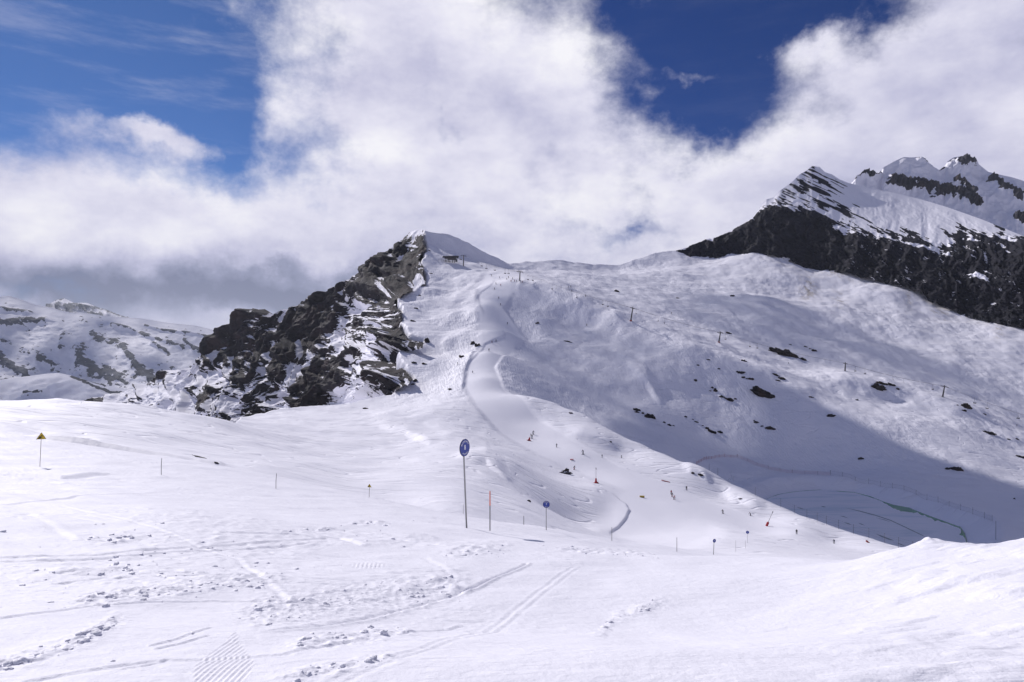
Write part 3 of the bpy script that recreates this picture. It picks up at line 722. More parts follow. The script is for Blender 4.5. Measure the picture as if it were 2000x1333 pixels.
bands = np.maximum.reduce([seg(ax_, ay_, [(-60,612),(0,609),(40,612),(62,618)], 5), seg(ax_, ay_, [(-60,634),(0,632),(20,639),(60,633),(94,630)], 6),
    seg(ax_, ay_, [(226,640),(256,646),(285,655),(310,664),(330,668),(360,680)], 4.5), seg(ax_, ay_, [(285,637),(310,643),(350,648),(420,664)], 2.5), seg(ax_, ay_, [(300,672),(325,686)], 4),
    seg(ax_, ay_, [(190,662),(215,672),(245,682),(265,705),(285,735),(310,748)], 9), seg(ax_, ay_, [(160,690),(165,715),(200,730),(235,742)], 12), seg(ax_, ay_, [(385,686),(410,694)], 6), seg(ax_, ay_, [(360,664),(380,682)], 3),
    seg(ax_, ay_, [(-40,700),(5,700),(30,720),(60,738)], 9), .8 * seg(ax_, ay_, [(0,668),(18,672)], 6), .7 * seg(ax_, ay_, [(160,620),(175,635)], 3), .7 * seg(ax_, ay_, [(55,690),(110,715)], 8), .7 * seg(ax_, ay_, [(130,655),(125,690)], 5), .8 * seg(ax_, ay_, [(-300,640),(-120,650)], 10)])
A2 = A + (r1b * 34 * amp + r2 * 9 * amp + bands * 22 * amp)[..., None] * nrm
tex = fbm(ax_ / 16, ay_ / 9, 5, 93, .65)
snow = np.clip(.98 - .85 * smooth(.10, .95, bands * .85 + .62 * tex + .28 * smooth(690, 750, ay_)), -.3, 1.3)
M_FAR = rock_material('far_rock', scale=.022, fine=.42, edge=.09, bumpd=12, warm=(.8, .95, 1.1), dark=(.010, .014, .032, 1), light=(.032, .042, .074, 1))
o = grid_object('far_mountains', add_back(A2, 10, 600, .7), dict(snow=ext(snow, 10)), M_FAR)
tag(o, 'distant snow mountains with grey rock bands across the valley', 'mountain', kind='structure')
# hazier summit behind them
A, ax_, ay_ = px_sheet('f2', 60, 330, [(60,606),(90,598),(110,586),(125,583),(145,592),(170,592),(190,600),(210,606),(235,616),(330,640)], [(60,680),(330,680)], [(60,606,7600),(120,584,8000),(330,640,7800),(60,680,6800),(330,680,6800),(200,660,7000)], 140, 70)
rr = ridged(ax_ / 28, ay_ / 30, 4, 95, .55)
A2 = A + (rr * 60 * smooth(0, .15, 1 - np.linspace(0, 1, 70)[:, None]))[..., None] * nrm
o = grid_object('distant_summit', add_back(A2, 8, 700, .7), dict(snow=ext(np.clip(.80 - .30 * rr, 0, 1.2), 8)), M_FAR)
tag(o, 'hazy rocky summit peeping out behind the far mountains', 'mountain', kind='structure')
# rounded snow hill in the valley
HSKY = [(-900,720),(-300,735),(-60,750),(0,742),(30,738),(65,734),(95,730),(115,729),(140,734),(165,742),(190,749),(215,754),(245,760),(275,768),(330,790),(450,830)]
A, ax_, ay_ = px_sheet('h', -900, 450, HSKY, [(-900,900),(450,900)], [(-900,720,2300),(-900,900,1500),(0,742,2100),(0,790,1850),(0,900,1400),(110,729,2150),(110,790,1850),(250,762,2000),(250,800,1750),(250,900,1400),(450,830,1900),(450,900,1500)], 420, 120)
tt = np.linspace(0, 1, A.shape[0])[:, None]
A2 = A + ((fbm(ax_ / 70 + ay_ / 40, ay_ / 30, 3, 97) * 18 + fbm(ax_ / 14, ay_ / 8, 3, 98) * 3) * smooth(0, .1, 1 - tt))[..., None] * nrm
rk = np.maximum.reduce([seg(ax_, ay_, [(140,735),(165,745),(185,757),(215,765),(240,768)], 4), .75 * seg(ax_, ay_, [(45,764),(80,766)], 5), .7 * seg(ax_, ay_, [(40,772),(65,775)], 3), .8 * seg(ax_, ay_, [(170,742),(205,753)], 3)])
snow = np.clip(1.1 - 1.1 * smooth(.3, .8, rk + .45 * fbm(ax_ / 8, ay_ / 5, 3, 99)) * (rk > .05), -.3, 1.3)
o = grid_object('snow_hill', add_back(A2, 8, 300, .6), dict(snow=ext(snow, 8)), M_FAR)
tag(o, 'rounded snow hill in the valley below the far mountains', 'hill', kind='structure')
# valley floor out to the horizon
m, nt, b = new_mat('valley_snow')
pos = nt.add('ShaderNodeNewGeometry').outputs['Position']
nn = nt.noise(nt.mapping(pos, scale=(.002,) * 3), 1.0, 6, .6)
nt.link(nt.mix(nt.smooth(nn, .42, .58), (.05, .05, .055, 1), SNOW), b.inputs['Base Color'])
g = np.linspace(-1, 1, 120); gx, gy = np.meshgrid(g * 14000, np.linspace(-3000, 14000, 120))
zz = -560 + 60 * fbm(gx / 1500, gy / 1500, 4, 101)
dip = smooth(300, 900, np.hypot(gx, gy - 500)); zz = zz - 150 * (1 - dip)
o = grid_object('valley_ground', np.stack([gx, gy, zz], -1), {}, m)
tag(o, 'snowy valley floor far below the ski area', 'valley', kind='structure')
# ------------------------------------------------------------------ sky, sun, camera
SUN_AZ, SUN_EL = math.radians(-42), math.radians(35.5)
def build_world():
    w = bpy.data.worlds.new('World'); scene.world = w; w.use_nodes = True
    w.node_tree.nodes.clear(); nt = NT(w.node_tree)
    out = nt.add('ShaderNodeOutputWorld'); bg = nt.add('ShaderNodeBackground')
    sky = nt.add('ShaderNodeTexSky'); sky.sky_type = 'NISHITA'; sky.sun_disc = False
    sky.sun_elevation = SUN_EL; sky.sun_rotation = SUN_AZ
    sky.altitude = 2200; sky.air_density = 1.0; sky.dust_density = .3; sky.ozone_density = 1.6
    STR = .1
    bg.inputs['Strength'].default_value = STR
    d = nt.add('ShaderNodeTexCoord').outputs['Generated']
    sep = nt.add('ShaderNodeSeparateXYZ'); nt.link(d, sep.inputs[0])
    az = nt.math('ARCTAN2', sep.outputs[0], sep.outputs[1]); el = nt.math('ARCSINE', sep.outputs[2])
    cmb = nt.add('ShaderNodeCombineXYZ'); nt.link(az, cmb.inputs[0]); nt.link(el, cmb.inputs[1])
    # billowing edges: displace the lookup by noise of the direction
    nv = nt.add('ShaderNodeTexNoise'); nt.link(d, nv.inputs['Vector'])
    nv.inputs['Scale'].default_value = 5.0; nv.inputs['Detail'].default_value = 8; nv.inputs['Roughness'].default_value = .6
    wv = nt.vmath('SCALE', nt.vmath('SUBTRACT', nv.outputs['Color'], (.5, .5, .5)), scale=.22)
    P = nt.vmath('ADD', cmb.outputs[0], wv)
    def ang(px, py):
        u, v = (px - CX) / F, (CY - py) / F
        return math.atan2(u, 1), math.asin(v / math.sqrt(1 + u * u + v * v))
    def blob_(vec, px, py, rx, ry, rot, amp, prev):
        a, e = ang(px, py)
        mp = nt.mapping(vec, loc=(a, e, 0), rot=(0, 0, math.radians(-rot)), scale=(rx / F, ry / F, 1), typ='TEXTURE')
        g = nt.add('ShaderNodeTexGradient', gradient_type='QUADRATIC_SPHERE'); nt.link(mp, g.inputs[0])
        return nt.math('MULTIPLY_ADD', g.outputs['Fac'], amp, prev)
    # ---- cloud cover
    n1 = nt.noise(nt.mapping(d, scale=(1, 1, 1.7)), 3.1, 9, .60)
    n2 = nt.noise(nt.mapping(d, loc=(3, 1, 5), scale=(1, 1, 1.3)), 11.0, 9, .66)
    low = nt.smooth(el, .30, .12)                         # bank of cloud along the horizon
    hi = nt.math('MULTIPLY_ADD', low, .62, -.26)
    cov = nt.math('ADD', nt.math('MULTIPLY', nt.math('SUBTRACT', n1, .5), 1.5), hi)
    cov = nt.math('MULTIPLY_ADD', nt.math('SUBTRACT', n2, .5), .75, cov)
    # more cloud overhead and behind the camera
    cov = nt.math('MULTIPLY_ADD', nt.smooth(el, .55, .9), .10, cov)
    cov = nt.math('MULTIPLY_ADD', nt.smooth(sep.outputs[1], .1, -.5), .16, cov)
    for (px_, py_, rx, ry, rot, amp) in [
        (780,60,560,420,10,.80),(700,260,460,330,25,.60),(1020,250,560,330,-28,.60),(1150,140,360,250,-30,.50),(1150,-120,460,260,0,.45),
        (1880,180,760,460,35,.95),(1600,330,420,220,15,.55),(1560,120,200,100,18,.45),(1960,0,420,360,0,.45),
        (275,264,260,80,0,1.15),(250,360,480,60,0,.15),(520,250,120,160,0,.3),(1640,0,260,120,20,-.75),(90,400,620,130,0,.5),(1350,325,330,120,10,.62),(1350,160,190,70,20,.62),
        (180,110,620,330,0,-.62),(420,300,170,90,20,-.42),(1440,40,420,240,-12,-.78),(1380,210,230,110,20,-.42),
        (900,262,300,80,30,-.40),(1240,430,140,46,0,-.4),(800,335,140,50,10,-.3)]:
        cov = blob_(P, px_, py_, rx, ry, rot, amp, cov)
    cloud = nt.smooth(cov, -.24, .40)
    thin = nt.smooth(nt.noise(nt.mapping(d, loc=(7, 2, 1), rot=(0, .15, .2), scale=(1.4, 1, 7)), 4.0, 8, .62), .46, .80)
    leftw = nt.smooth(az, .15, -.45)
    cloud = nt.math('MAXIMUM', cloud, nt.math('MULTIPLY', thin, nt.math('MULTIPLY_ADD', leftw, .26, .03)))
    # ---- shading of the clouds
    b1 = nt.noise(nt.mapping(d, loc=(1, 4, 2), scale=(1, 1, 2.2)), 4.2, 8, .58)
    sh = nt.math('MULTIPLY_ADD', nt.math('SUBTRACT', b1, .5), 1.15, .66)
    sh = nt.math('MULTIPLY_ADD', nt.math('SUBTRACT', n2, .5), .62, sh)
    sh = nt.math('ADD', sh, nt.math('MULTIPLY', nt.smooth(cov, .9, .1), .06))
    for (px_, py_, rx, ry, rot, amp) in [
        (1000,20,430,220,0,.24),(640,70,240,180,0,.18),(1130,130,230,130,-20,.18),(300,440,560,140,0,.22),(700,300,420,110,0,.15),
        (200,560,760,125,0,-.80),(560,540,340,135,0,-.62),(480,610,170,60,0,.36),(90,590,150,40,0,.22),(560,470,120,30,0,.2),(900,470,300,110,0,-.12),
        (960,420,260,70,0,.10),(1750,150,380,240,30,-.06),(1500,330,260,90,0,-.06),(1150,470,300,60,0,-.10),(850,130,200,120,0,.16)]:
        sh = blob_(P, px_, py_, rx, ry, rot, amp, sh)
    ramp = nt.add('ShaderNodeValToRGB'); nt.link(sh, ramp.inputs[0])
    cr = ramp.color_ramp
    for e_, (p, c) in zip(range(5), [(0.05, (.19, .21, .33)), (.28, (.31, .33, .48)), (.52, (.55, .55, .73)), (.78, (.78, .77, .90)), (1.0, (.95, .94, .99))]):
        if e_ < 2: el_ = cr.elements[e_]; el_.position = p
        else: el_ = cr.elements.new(p)
        el_.color = c + (1,)
    cc = nt.vmath('SCALE', ramp.outputs[0], scale=1.0 / STR)
    # deep blue of the high-altitude sky, paler to the left
    tint = nt.vmath('MULTIPLY', sky.outputs[0], nt.mix(leftw, (.032, .165, .46, 1), (.21, .38, .66, 1)))
    nt.link(nt.mix(cloud, tint, cc), bg.inputs['Color'])
    nt.link(bg.outputs[0], out.inputs[0])
build_world()

sl = bpy.data.lights.new('sun', 'SUN'); sl.energy = 3.8; sl.angle = math.radians(.5); sl.color = (1, .95, .925)
so = bpy.data.objects.new('sun', sl); COL.objects.link(so)
sv_ = Vector((math.sin(SUN_AZ) * math.cos(SUN_EL), math.cos(SUN_AZ) * math.cos(SUN_EL), math.sin(SUN_EL)))
so.rotation_euler = sv_.to_track_quat('Z', 'Y').to_euler()
so.location = sv_ * 300

# ---- unseen clouds, added above the view and outlined to shade bowl, piste and slopes
def shade_cloud(name, outline, D, thick, seed, rad, gap=.335):
    P3 = [pt(*o) + sv_ * D for o in outline]
    c = sum(P3, Vector()) / len(P3)
    ux = Vector((0, 0, 1)).cross(sv_).normalized(); uy = sv_.cross(ux)
    poly = [((p - c).dot(ux), (p - c).dot(uy)) for p in P3]
    xs = [p[0] for p in poly]; ys = [p[1] for p in poly]
    rr = np.random.default_rng(seed)
    bm = bmesh.new(); n = 0
    pts = []
    N = 9000
    qx = rr.uniform(min(xs), max(xs), N); qy = rr.uniform(min(ys), max(ys), N)
    sd_ = poly_sdf(qx, qy, np.array(poly))
    for x_, y_, s_ in zip(qx, qy, sd_):
        if s_ > -2: continue
        r_ = min(-s_ * rr.uniform(.8, 1.15) + 2, rad * rr.uniform(.6, 1.2))
        if any((x_ - a) ** 2 + (y_ - b) ** 2 < (gap * (r_ + c_)) ** 2 for a, b, c_ in pts): continue
        pts.append((x_, y_, r_))
        M = Matrix.Translation(c + ux * x_ + uy * y_ + sv_ * rr.uniform(-.5, .5) * thick) @ Matrix.Diagonal((r_, r_, r_ * .8, 1))
        bmesh.ops.create_icosphere(bm, subdivisions=2, radius=1, matrix=M)
    me = bpy.data.meshes.new(name); bm.to_mesh(me); bm.free()
    for p_ in me.polygons: p_.use_smooth = True
    o = bpy.data.objects.new(name, me); COL.objects.link(o)
    m, nt, b = new_mat('shade_cloud_white')
    b.inputs['Base Color'].default_value = (.9, .9, .92, 1); b.inputs['Roughness'].default_value = 1
    me.materials.append(m)
    tag(o, 'unseen white cloud added and shaped to shade the bowl', 'cloud', kind='stuff')
    return o
SHADE = [(1200,848,384),(1256,868,330),(1300,889,316),(1350,911,304),(1400,929,293),(1450,955,280),(1500,979,266),(1540,997,256),(1600,1021,242),(1660,1042,229),(1700,1054,220),(1740,1067,214),(1780,1077,208),(2000,1130,200),(2300,1130,200),(2300,1010,350),
         (2000,950,374),(1921,926,384),(1854,903,394),(1790,876,408),(1720,842,424),(1640,803,447),(1560,761,469),(1492,720,491),(1430,715,494),(1350,765,452),(1260,805,424),(1205,840,390)]
shade_cloud('cloud', SHADE, 1300, 30, 5, 22)  # unseen shadow caster, its outline laid along the dark part of the bowl
WISP = [(930,600,580),(945,560,640),(1000,552,636),(1060,560,615),(1130,590,580),(1230,650,535),(1340,672,515),(1270,730,470),(1200,850,385),(1142,822,392),(1085,800,392),(1030,770,400),(985,735,420),(975,680,470)]
FARSH = [(-700,640,5000),(-100,600,5200),(250,630,5000),(440,665,4900),(400,720,4300),(330,760,3600),(250,800,1750),(0,800,1700),(-400,800,1700),(-700,800,2500)]
tag(shade_cloud('shade_cloud_bank', FARSH, 20000, 200, 12, 260, .95), 'unseen bank of cloud added to shade the far mountains')  # added out of view so the far mountains and hill fall into dappled shade
BANDSH = [(1330,560,830),(1480,570,820),(1640,630,735),(1850,710,640),(2050,790,580),(2050,822,545),(1850,768,560),(1700,715,605),(1560,690,610),(1420,650,640),(1300,600,700)]
tag(shade_cloud('shade_wisp', BANDSH, 3000, 20, 12, 12, .80), 'unseen ragged strip of cloud added to dim the slope below the wall')  # added out of view, gappy, to dim the long slope in a soft band
tag(shade_cloud('shade_wisp', WISP, 2000, 20, 9, 8, .92), 'unseen ragged cloud patch added to half-shade the dome and upper piste')  # added out of view, sparse puffs for partial shade left of the bowl

cam = bpy.data.cameras.new('camera'); cam.lens = 24; cam.sensor_width = 36; cam.clip_start = .1; cam.clip_end = 60000
co_ = bpy.data.objects.new('camera', cam); COL.objects.link(co_)
co_.rotation_euler = (math.radians(90), 0, 0)
scene.camera = co_
scene.view_settings.view_transform = 'Standard'; scene.view_settings.look = 'None'
scene.view_settings.exposure = 0; scene.view_settings.gamma = 1
scene.render.resolution_x, scene.render.resolution_y = 1024, 682
scene.cycles.max_bounces = 5; scene.cycles.diffuse_bounces = 3
# ------------------------------------------------------------------ mesh pieces
def mesh_obj(name, bm, mats, parent=None, smooth_=False):
    me = bpy.data.meshes.new(name); bm.normal_update(); bm.to_mesh(me); bm.free()
    for m_ in (mats if isinstance(mats, (list, tuple)) else [mats]): me.materials.append(m_)
    if smooth_:
        for p_ in me.polygons: p_.use_smooth = True
    o = bpy.data.objects.new(name, me); COL.objects.link(o)
    if parent: o.parent = parent
    return o
def empty(name, loc, rot=(0, 0, 0), scale=1.0):
    o = bpy.data.objects.new(name, None); COL.objects.link(o)
    o.location = loc; o.rotation_euler = rot; o.scale = (scale,) * 3
    o.empty_display_size = .3
    return o
def tube(bm, pts, r, n=8, cap=True, mi=0):
    """tapered tube through points; r a number or one radius per point"""
    pts = [Vector(p) for p in pts]
    if not isinstance(r, (list, tuple)): r = [r] * len(pts)
    rings = []; ref = None
    for i, p in enumerate(pts):
        d = (pts[min(i + 1, len(pts) - 1)] - pts[max(i - 1, 0)]).normalized()
        if ref is None: ref = Vector((1, 0, 0)) if abs(d.x) < .8 else Vector((0, 1, 0))
        a = d.cross(ref).normalized(); b_ = d.cross(a).normalized()
        rings.append([bm.verts.new(p + (a * math.cos(2 * math.pi * k / n) + b_ * math.sin(2 * math.pi * k / n)) * r[i]) for k in range(n)])
    for A_, B_ in zip(rings[:-1], rings[1:]):
        for k in range(n):
            f = bm.faces.new((A_[k], A_[(k + 1) % n], B_[(k + 1) % n], B_[k])); f.material_index = mi
    if cap:
        f = bm.faces.new(list(reversed(rings[0]))); f.material_index = mi
        f = bm.faces.new(rings[-1]); f.material_index = mi
def box(bm, c, s, rot=None, bevel=0.0, mi=0):
    M = Matrix.Translation(c) @ (Euler(rot).to_matrix().to_4x4() if rot else Matrix()) @ Matrix.Diagonal((s[0], s[1], s[2], 1))
    r = bmesh.ops.create_cube(bm, size=1, matrix=M)
    fs = list({f for v in r['verts'] for f in v.link_faces})
    for f in fs: f.material_index = mi
    if bevel:
        es = list({e for v in r['verts'] for e in v.link_edges})
        bmesh.ops.bevel(bm, geom=es, offset=bevel, segments=2, affect='EDGES', profile=.6)
def disc(bm, c, nrm, r, th, n=40, bevel=0.0):
    q = Vector(nrm).to_track_quat('Z', 'Y').to_matrix().to_4x4()
    res = bmesh.ops.create_cone(bm, cap_ends=True, segments=n, radius1=r, radius2=r, depth=th, matrix=Matrix.Translation(c) @ q)
    if bevel:
        es = [e for e in {e for v in res['verts'] for e in v.link_edges} if len(e.link_faces) == 2 and any(len(f.verts) > 4 for f in e.link_faces)]
        bmesh.ops.bevel(bm, geom=es, offset=bevel, segments=2, affect='EDGES')
def text_mesh(name, s, size, th, mat, parent, loc, arc=None, width=1.0):
    """lettering in the XZ plane facing -Y; arc = (radius, sign): bent over (+1) or under (-1) a circle round loc"""
    cu = bpy.data.curves.new(name, 'FONT'); cu.body = s; cu.size = size; cu.align_x = 'CENTER'; cu.align_y = 'CENTER'
    cu.extrude = th; cu.resolution_u = 3; cu.offset = size * .018
    if arc: cu.space_character = 1.15
    t = bpy.data.objects.new(name, cu); COL.objects.link(t)
    dg = bpy.context.evaluated_depsgraph_get(); dg.update()
    me = bpy.data.meshes.new_from_object(t.evaluated_get(dg))
    bpy.data.objects.remove(t); bpy.data.curves.remove(cu)
    for v_ in me.vertices:
        x, y, z = v_.co
        x *= width
        if arc:
            R_, sg = arc
            a = x / R_
            rr = R_ + sg * y
            v_.co = (rr * math.sin(a), -z, sg * rr * math.cos(a))
        else:
            v_.co = (x, -z, y)
    me.materials.clear(); me.materials.append(mat); me.name = name
    o = bpy.data.objects.new(name, me); COL.objects.link(o); o.parent = parent; o.location = loc
    return o
def dup(root, loc=None, rot=None, scale=None, label=None, group=None):
    """copy of a thing with copies of its parts and sub-parts"""
    def cp(o, parent):
        c = o.copy(); COL.objects.link(c)
        if parent: c.parent = parent
        for ch in o.children: cp(ch, c)
        return c
    r = cp(root, None)
    if loc is not None: r.location = loc
    if rot is not None: r.rotation_euler = rot
    if scale is not None: r.scale = (scale,) * 3
    if label: r['label'] = label
    if group: r['group'] = group
    return r

M_BLUE = plain('sign_blue', (.022, .05, .30), .35, var=.06)
M_RIM = plain('sign_rim', (.03, .03, .06), .4)
M_WHITE = plain('white_paint', (.8, .8, .82), .5, var=.04)
M_STEEL = plain('galvanised_steel', (.30, .30, .30), .45, .5)
M_PYLON = plain('dark_steel', (.06, .055, .06), .55, .3)
M_RED = plain('red_foam', (.42, .018, .03), .7)
M_RUST = plain('rusty_base', (.30, .03, .02), .7)
M_YEL = plain('sign_yellow', (.62, .43, .02), .5, var=.05)
M_MATY = plain('yellow_foam', (.40, .29, .05), .8)
M_BLACK = plain('black_paint', (.012, .012, .014), .5)
M_WOOD = plain('bamboo', (.16, .13, .10), .7)
M_DARKPOLE = plain('dark_pole', (.06, .055, .06), .6)
M_ORANGE = plain('fluo_orange', (.85, .12, .03), .5, var=.05)
M_NET = plain('faded_red_net', (.40, .10, .10), .8)
M_GREYNET = plain('grey_net', (.16, .15, .17), .8)
M_ROOF = plain('dark_cladding', (.035, .035, .045), .5)
M_PANEL = plain('pale_cladding', (.35, .34, .35), .6)
M_GLASS = plain('cabin_glass', (.05, .06, .08), .1)

def to_cam(loc): return math.atan2(loc[0], loc[1])   # yaw that turns -Y towards the camera is -this

# ------------------------------------------------------------------ piste markers with blue discs
def piste_sign(base, height, r, yaw, lean, number, arc_top, arc_bot, label):
    e = empty('piste_sign', base, (0, lean, yaw))
    bm = bmesh.new(); tube(bm, [(0, .035, -.35), (0, .035, height - r * .3), (0, .035, height + r * .75)], [.030, .027, .025], 12)
    mesh_obj('pole', bm, M_STEEL, e, True)
    bm = bmesh.new(); disc(bm, (0, -.012, height), (0, 1, 0), r, .024, 56, .004)
    d = mesh_obj('disc', bm, M_BLUE, e, False)
    bm = bmesh.new()
    ring = [(math.cos(a) * (r + .002), -.012, height + math.sin(a) * (r + .002)) for a in np.linspace(0, 2 * math.pi, 57)]
    tube(bm, ring, .014, 8, False)
    rim = mesh_obj('rim', bm, M_RIM, d, True)
    n = text_mesh('number', number, r * .80, .002, M_WHITE, d, (0, -.028, height + r * .02), width=.92)
    if arc_top: text_mesh('lettering', arc_top, r * .30, .002, M_WHITE, d, (0, -.028, height), (r * .76, 1))
    if arc_bot: text_mesh('lettering', arc_bot, r * .24, .002, M_WHITE, d, (0, -.028, height), (r * .76, -1))
    for dz in (-.45, .45):
        bm = bmesh.new(); box(bm, (0, .028, height + r * dz), (.11, .03, .035), bevel=.006); mesh_obj('bracket', bm, M_STEEL, e)
    tag(e, label, 'piste sign', 'blue piste signs')
    return e
b = hit(913, 1032)
k = b.y / F
piste_sign(b, 159 * k, 16.2 * k, math.radians(56) - to_cam(b), math.radians(-3.9), '8', 'BLANCHOT', 'AVORIAZ', 'tall piste sign with large blue disc numbered 8, turned sideways on a leaning pole')
b = hit(1067, 1036); k = b.y / F
piste_sign(b, 50.5 * k, 6.4 * k, -to_cam(b) + .1, 0, '7', 'AVORIAZ', 'PISTE 7', 'piste sign with blue disc numbered 7, facing the camera beside the hollow')
b = hit(1394, 1086, 60); k = b.y / F
piste_sign(b, 27 * k, 3.3 * k, math.radians(38) - to_cam(b), math.radians(3), '8', None, None, 'small blue disc sign at the lower edge of the piste, nearer of the two there')
b = hit(1460, 1061, 100); k = b.y / F
piste_sign(b, 21 * k, 2.9 * k, -to_cam(b) + .2, 0, '7', None, None, 'smallest blue disc sign, standing farther out beside a pair of dark poles')

# ------------------------------------------------------------------ yellow warning triangles
def warn(base, height, w, yaw, lean, label):
    e = empty('warning_sign', base, (0, lean, yaw))
    bm = bmesh.new(); tube(bm, [(0, .02, -.3), (0, .02, height + w * .5)], .016, 10); mesh_obj('pole', bm, M_WOOD, e, True)
    def tri(s, y, th, m_, nm, par, cz=0.0):
        bm = bmesh.new()
        c = [(-s * .5, y, height + cz - 0), (s * .5, y, height + cz), (0, y, height + cz + s * .80)]
        vs = [bm.verts.new(p) for p in c] + [bm.verts.new((p[0], p[1] + th, p[2])) for p in c]
        bm.faces.new(vs[:3]); bm.faces.new(vs[5:2:-1])
        for i in range(3): bm.faces.new((vs[i], vs[i + 3], vs[(i + 1) % 3 + 3], vs[(i + 1) % 3]))
        bmesh.ops.recalc_face_normals(bm, faces=bm.faces)
        bmesh.ops.bevel(bm, geom=[e_ for e_ in bm.edges], offset=th * .3, segments=1, affect='EDGES')
        return mesh_obj(nm, bm, m_, par)
    tri(w, -.012, .02, M_BLACK, 'border', e)
    pl = tri(w * .90, -.020, .006, M_YEL, 'plate', e, w * .035)
    # pictogram: a dark slope on the left and a tumbling figure
    bm = bmesh.new(); s = w * .9; z0 = height + w * .035
    def flat(ps):
        a = [bm.verts.new((x * s, -.0235, z0 + z * s)) for x, z in ps]; c = [bm.verts.new((x * s, -.0205, z0 + z * s)) for x, z in ps]
        bm.faces.new(a); bm.faces.new(list(reversed(c)))
        for i in range(len(ps)): bm.faces.new((a[i], c[i], c[(i + 1) % len(ps)], a[(i + 1) % len(ps)]))
    flat([(-.40, .04), (-.05, .04), (-.02, .26), (-.10, .34), (-.17, .36)])
    flat([(.0, .34), (.09, .30), (.12, .40), (.05, .50), (-.03, .44)])
    flat([(.02, .12), (.08, .10), (.07, .29), (.01, .29)])
    bmesh.ops.recalc_face_normals(bm, faces=bm.faces)
    mesh_obj('pictogram', bm, M_BLACK, pl)
    tag(e, label, 'warning sign', 'yellow warning triangles')
b = hit(78, 912); k = b.y / F
warn(b, 53.5 * k, 17 * k, -to_cam(b) + .15, math.radians(2.2), 'larger yellow triangular warning sign on a thin pole, far left of the slope')
b = hit(721, 972); k = b.y / F
warn(b, 20 * k, 8.5 * k, -to_cam(b) - .3, math.radians(1.5), 'smaller yellow triangular warning sign left of the blue 8 sign')

# ------------------------------------------------------------------ thin slope poles
def pole(px_, pb, ptop, label, r=.016, mat=M_DARKPOLE, tip=None, lean=0.0, Ymin=0, group='thin poles along the near slope', name='marker_pole', cat='pole'):
    b = hit(px_, pb, Ymin); h = (pb - ptop) * b.y / F
    bm = bmesh.new()
    tube(bm, [(0, 0, -.25), (0, 0, h * .5), (lean * h, 0, h)], [r, r, r * .85], 8)
    o = mesh_obj(name, bm, mat, None, True); o.location = b
    if tip:
        bm = bmesh.new(); tube(bm, [(lean * h * .4, 0, h * .64), (lean * h, 0, h * 1.004)], [r * 1.15, r * 1.05], 10)
        mesh_obj('orange_sleeve', bm, tip, o, True)
    tag(o, label, cat, group)
    return o
pole(315, 928, 895, 'thin dark pole right of the larger yellow warning triangle', .02, lean=.03)
pole(539, 955, 925, 'thin dark pole between the two yellow warning triangles, on the slope edge', .02, lean=.04)
pole(957, 1037, 960, 'thin pole with an orange upper half, just right of the blue 8 sign', .017, tip=M_ORANGE)
pole(905, 1004, 985, 'short thin pole half hidden behind the pole of the blue 8 sign', .02)
pole(1023, 1025, 1008, 'short thin pole between the orange-topped pole and the blue 7 sign', .024)
pole(1195, 1057, 1030, 'dark pole right of the blue 7 sign, in front of the hollow rim', .02)
pole(1322, 1078, 1050, 'dark pole alone on the bench between the hollow and the small blue sign', .02)
pole(1437, 1079, 1056, 'dark pole right of the nearer small blue sign, left of a pair', .02, Ymin=60)
pole(1456, 1072, 1056, 'dark pole just below the smallest blue disc, right of a pair', .02, Ymin=60)

# ------------------------------------------------------------------ snow lances with red padding
def lance(base, padh, padr, polelen, yaw, tilt, label, cone=True, plate=True):
    e = empty('snow_lance', base, (0, tilt, yaw))
    if plate:
        bm = bmesh.new(); box(bm, (0, 0, .06), (padr * 4.2, padr * 3, .12), bevel=.03); box(bm, (padr * 1.6, 0, .22), (padr * 1.0, padr, .28), bevel=.04)
        mesh_obj('base_plate', bm, M_RUST, e)
    bm = bmesh.new()
    prof = [(padr * 1.25, .05), (padr * 1.15, padh * .25), (padr * .8, padh * .5), (padr * .62, padh * .95), (padr * .45, padh)] if cone else [(padr * .9, 0), (padr, .08), (padr, padh * .92), (padr * .8, padh)]
    tube(bm, [(0, 0, z) for _, z in prof], [r_ for r_, _ in prof], 14)
    mesh_obj('padding', bm, M_RED, e, True)
    for z in (padh * .3, padh * .7):
        bm = bmesh.new(); tube(bm, [(0, 0, z - .03), (0, 0, z + .03)], np.interp(z, [q_[1] for q_ in prof], [q_[0] for q_ in prof]) + .012, 14); mesh_obj('strap', bm, M_BLACK, e)
    bm = bmesh.new(); tube(bm, [(0, 0, padh * .9), (0, 0, polelen * .8), (0, 0, polelen)], [.075, .06, .06], 10)
    mesh_obj('mast', bm, M_STEEL, e, True)
    bm = bmesh.new(); tube(bm, [(0, 0, polelen), (0, 0, polelen + .1), (.0, 0, polelen + .75), (0, 0, polelen + .8)], [.09, .13, .13, .08], 10); box(bm, (.12, 0, polelen + .3), (.16, .1, .3), bevel=.02)
    mesh_obj('nozzle_head', bm, M_STEEL, e)
    tag(e, label, 'snow lance', 'snow lances with red padded bases')
    return e
b = hit(1164, 944, 150); k = b.y / F
lance(b, 9.5 * k, 2.2 * k, 26 * k, .1, 0, 'upright snow lance with red padded base on the rim above the hollow')
b = hit(1033, 861, 200); k = b.y / F
lance(b, 6.5 * k, 2.0 * k, 11 * k, .2, math.radians(16), 'snow lance with red padded base, next to two skiers high on the piste')
b = hit(1497, 1028, 150); k = b.y / F
lance(b, 8.5 * k, 2.3 * k, 27 * k, .1, math.radians(25), 'snow lance leaning right with a boxy red pad, near the ridge above the lake', cone=False, plate=False)

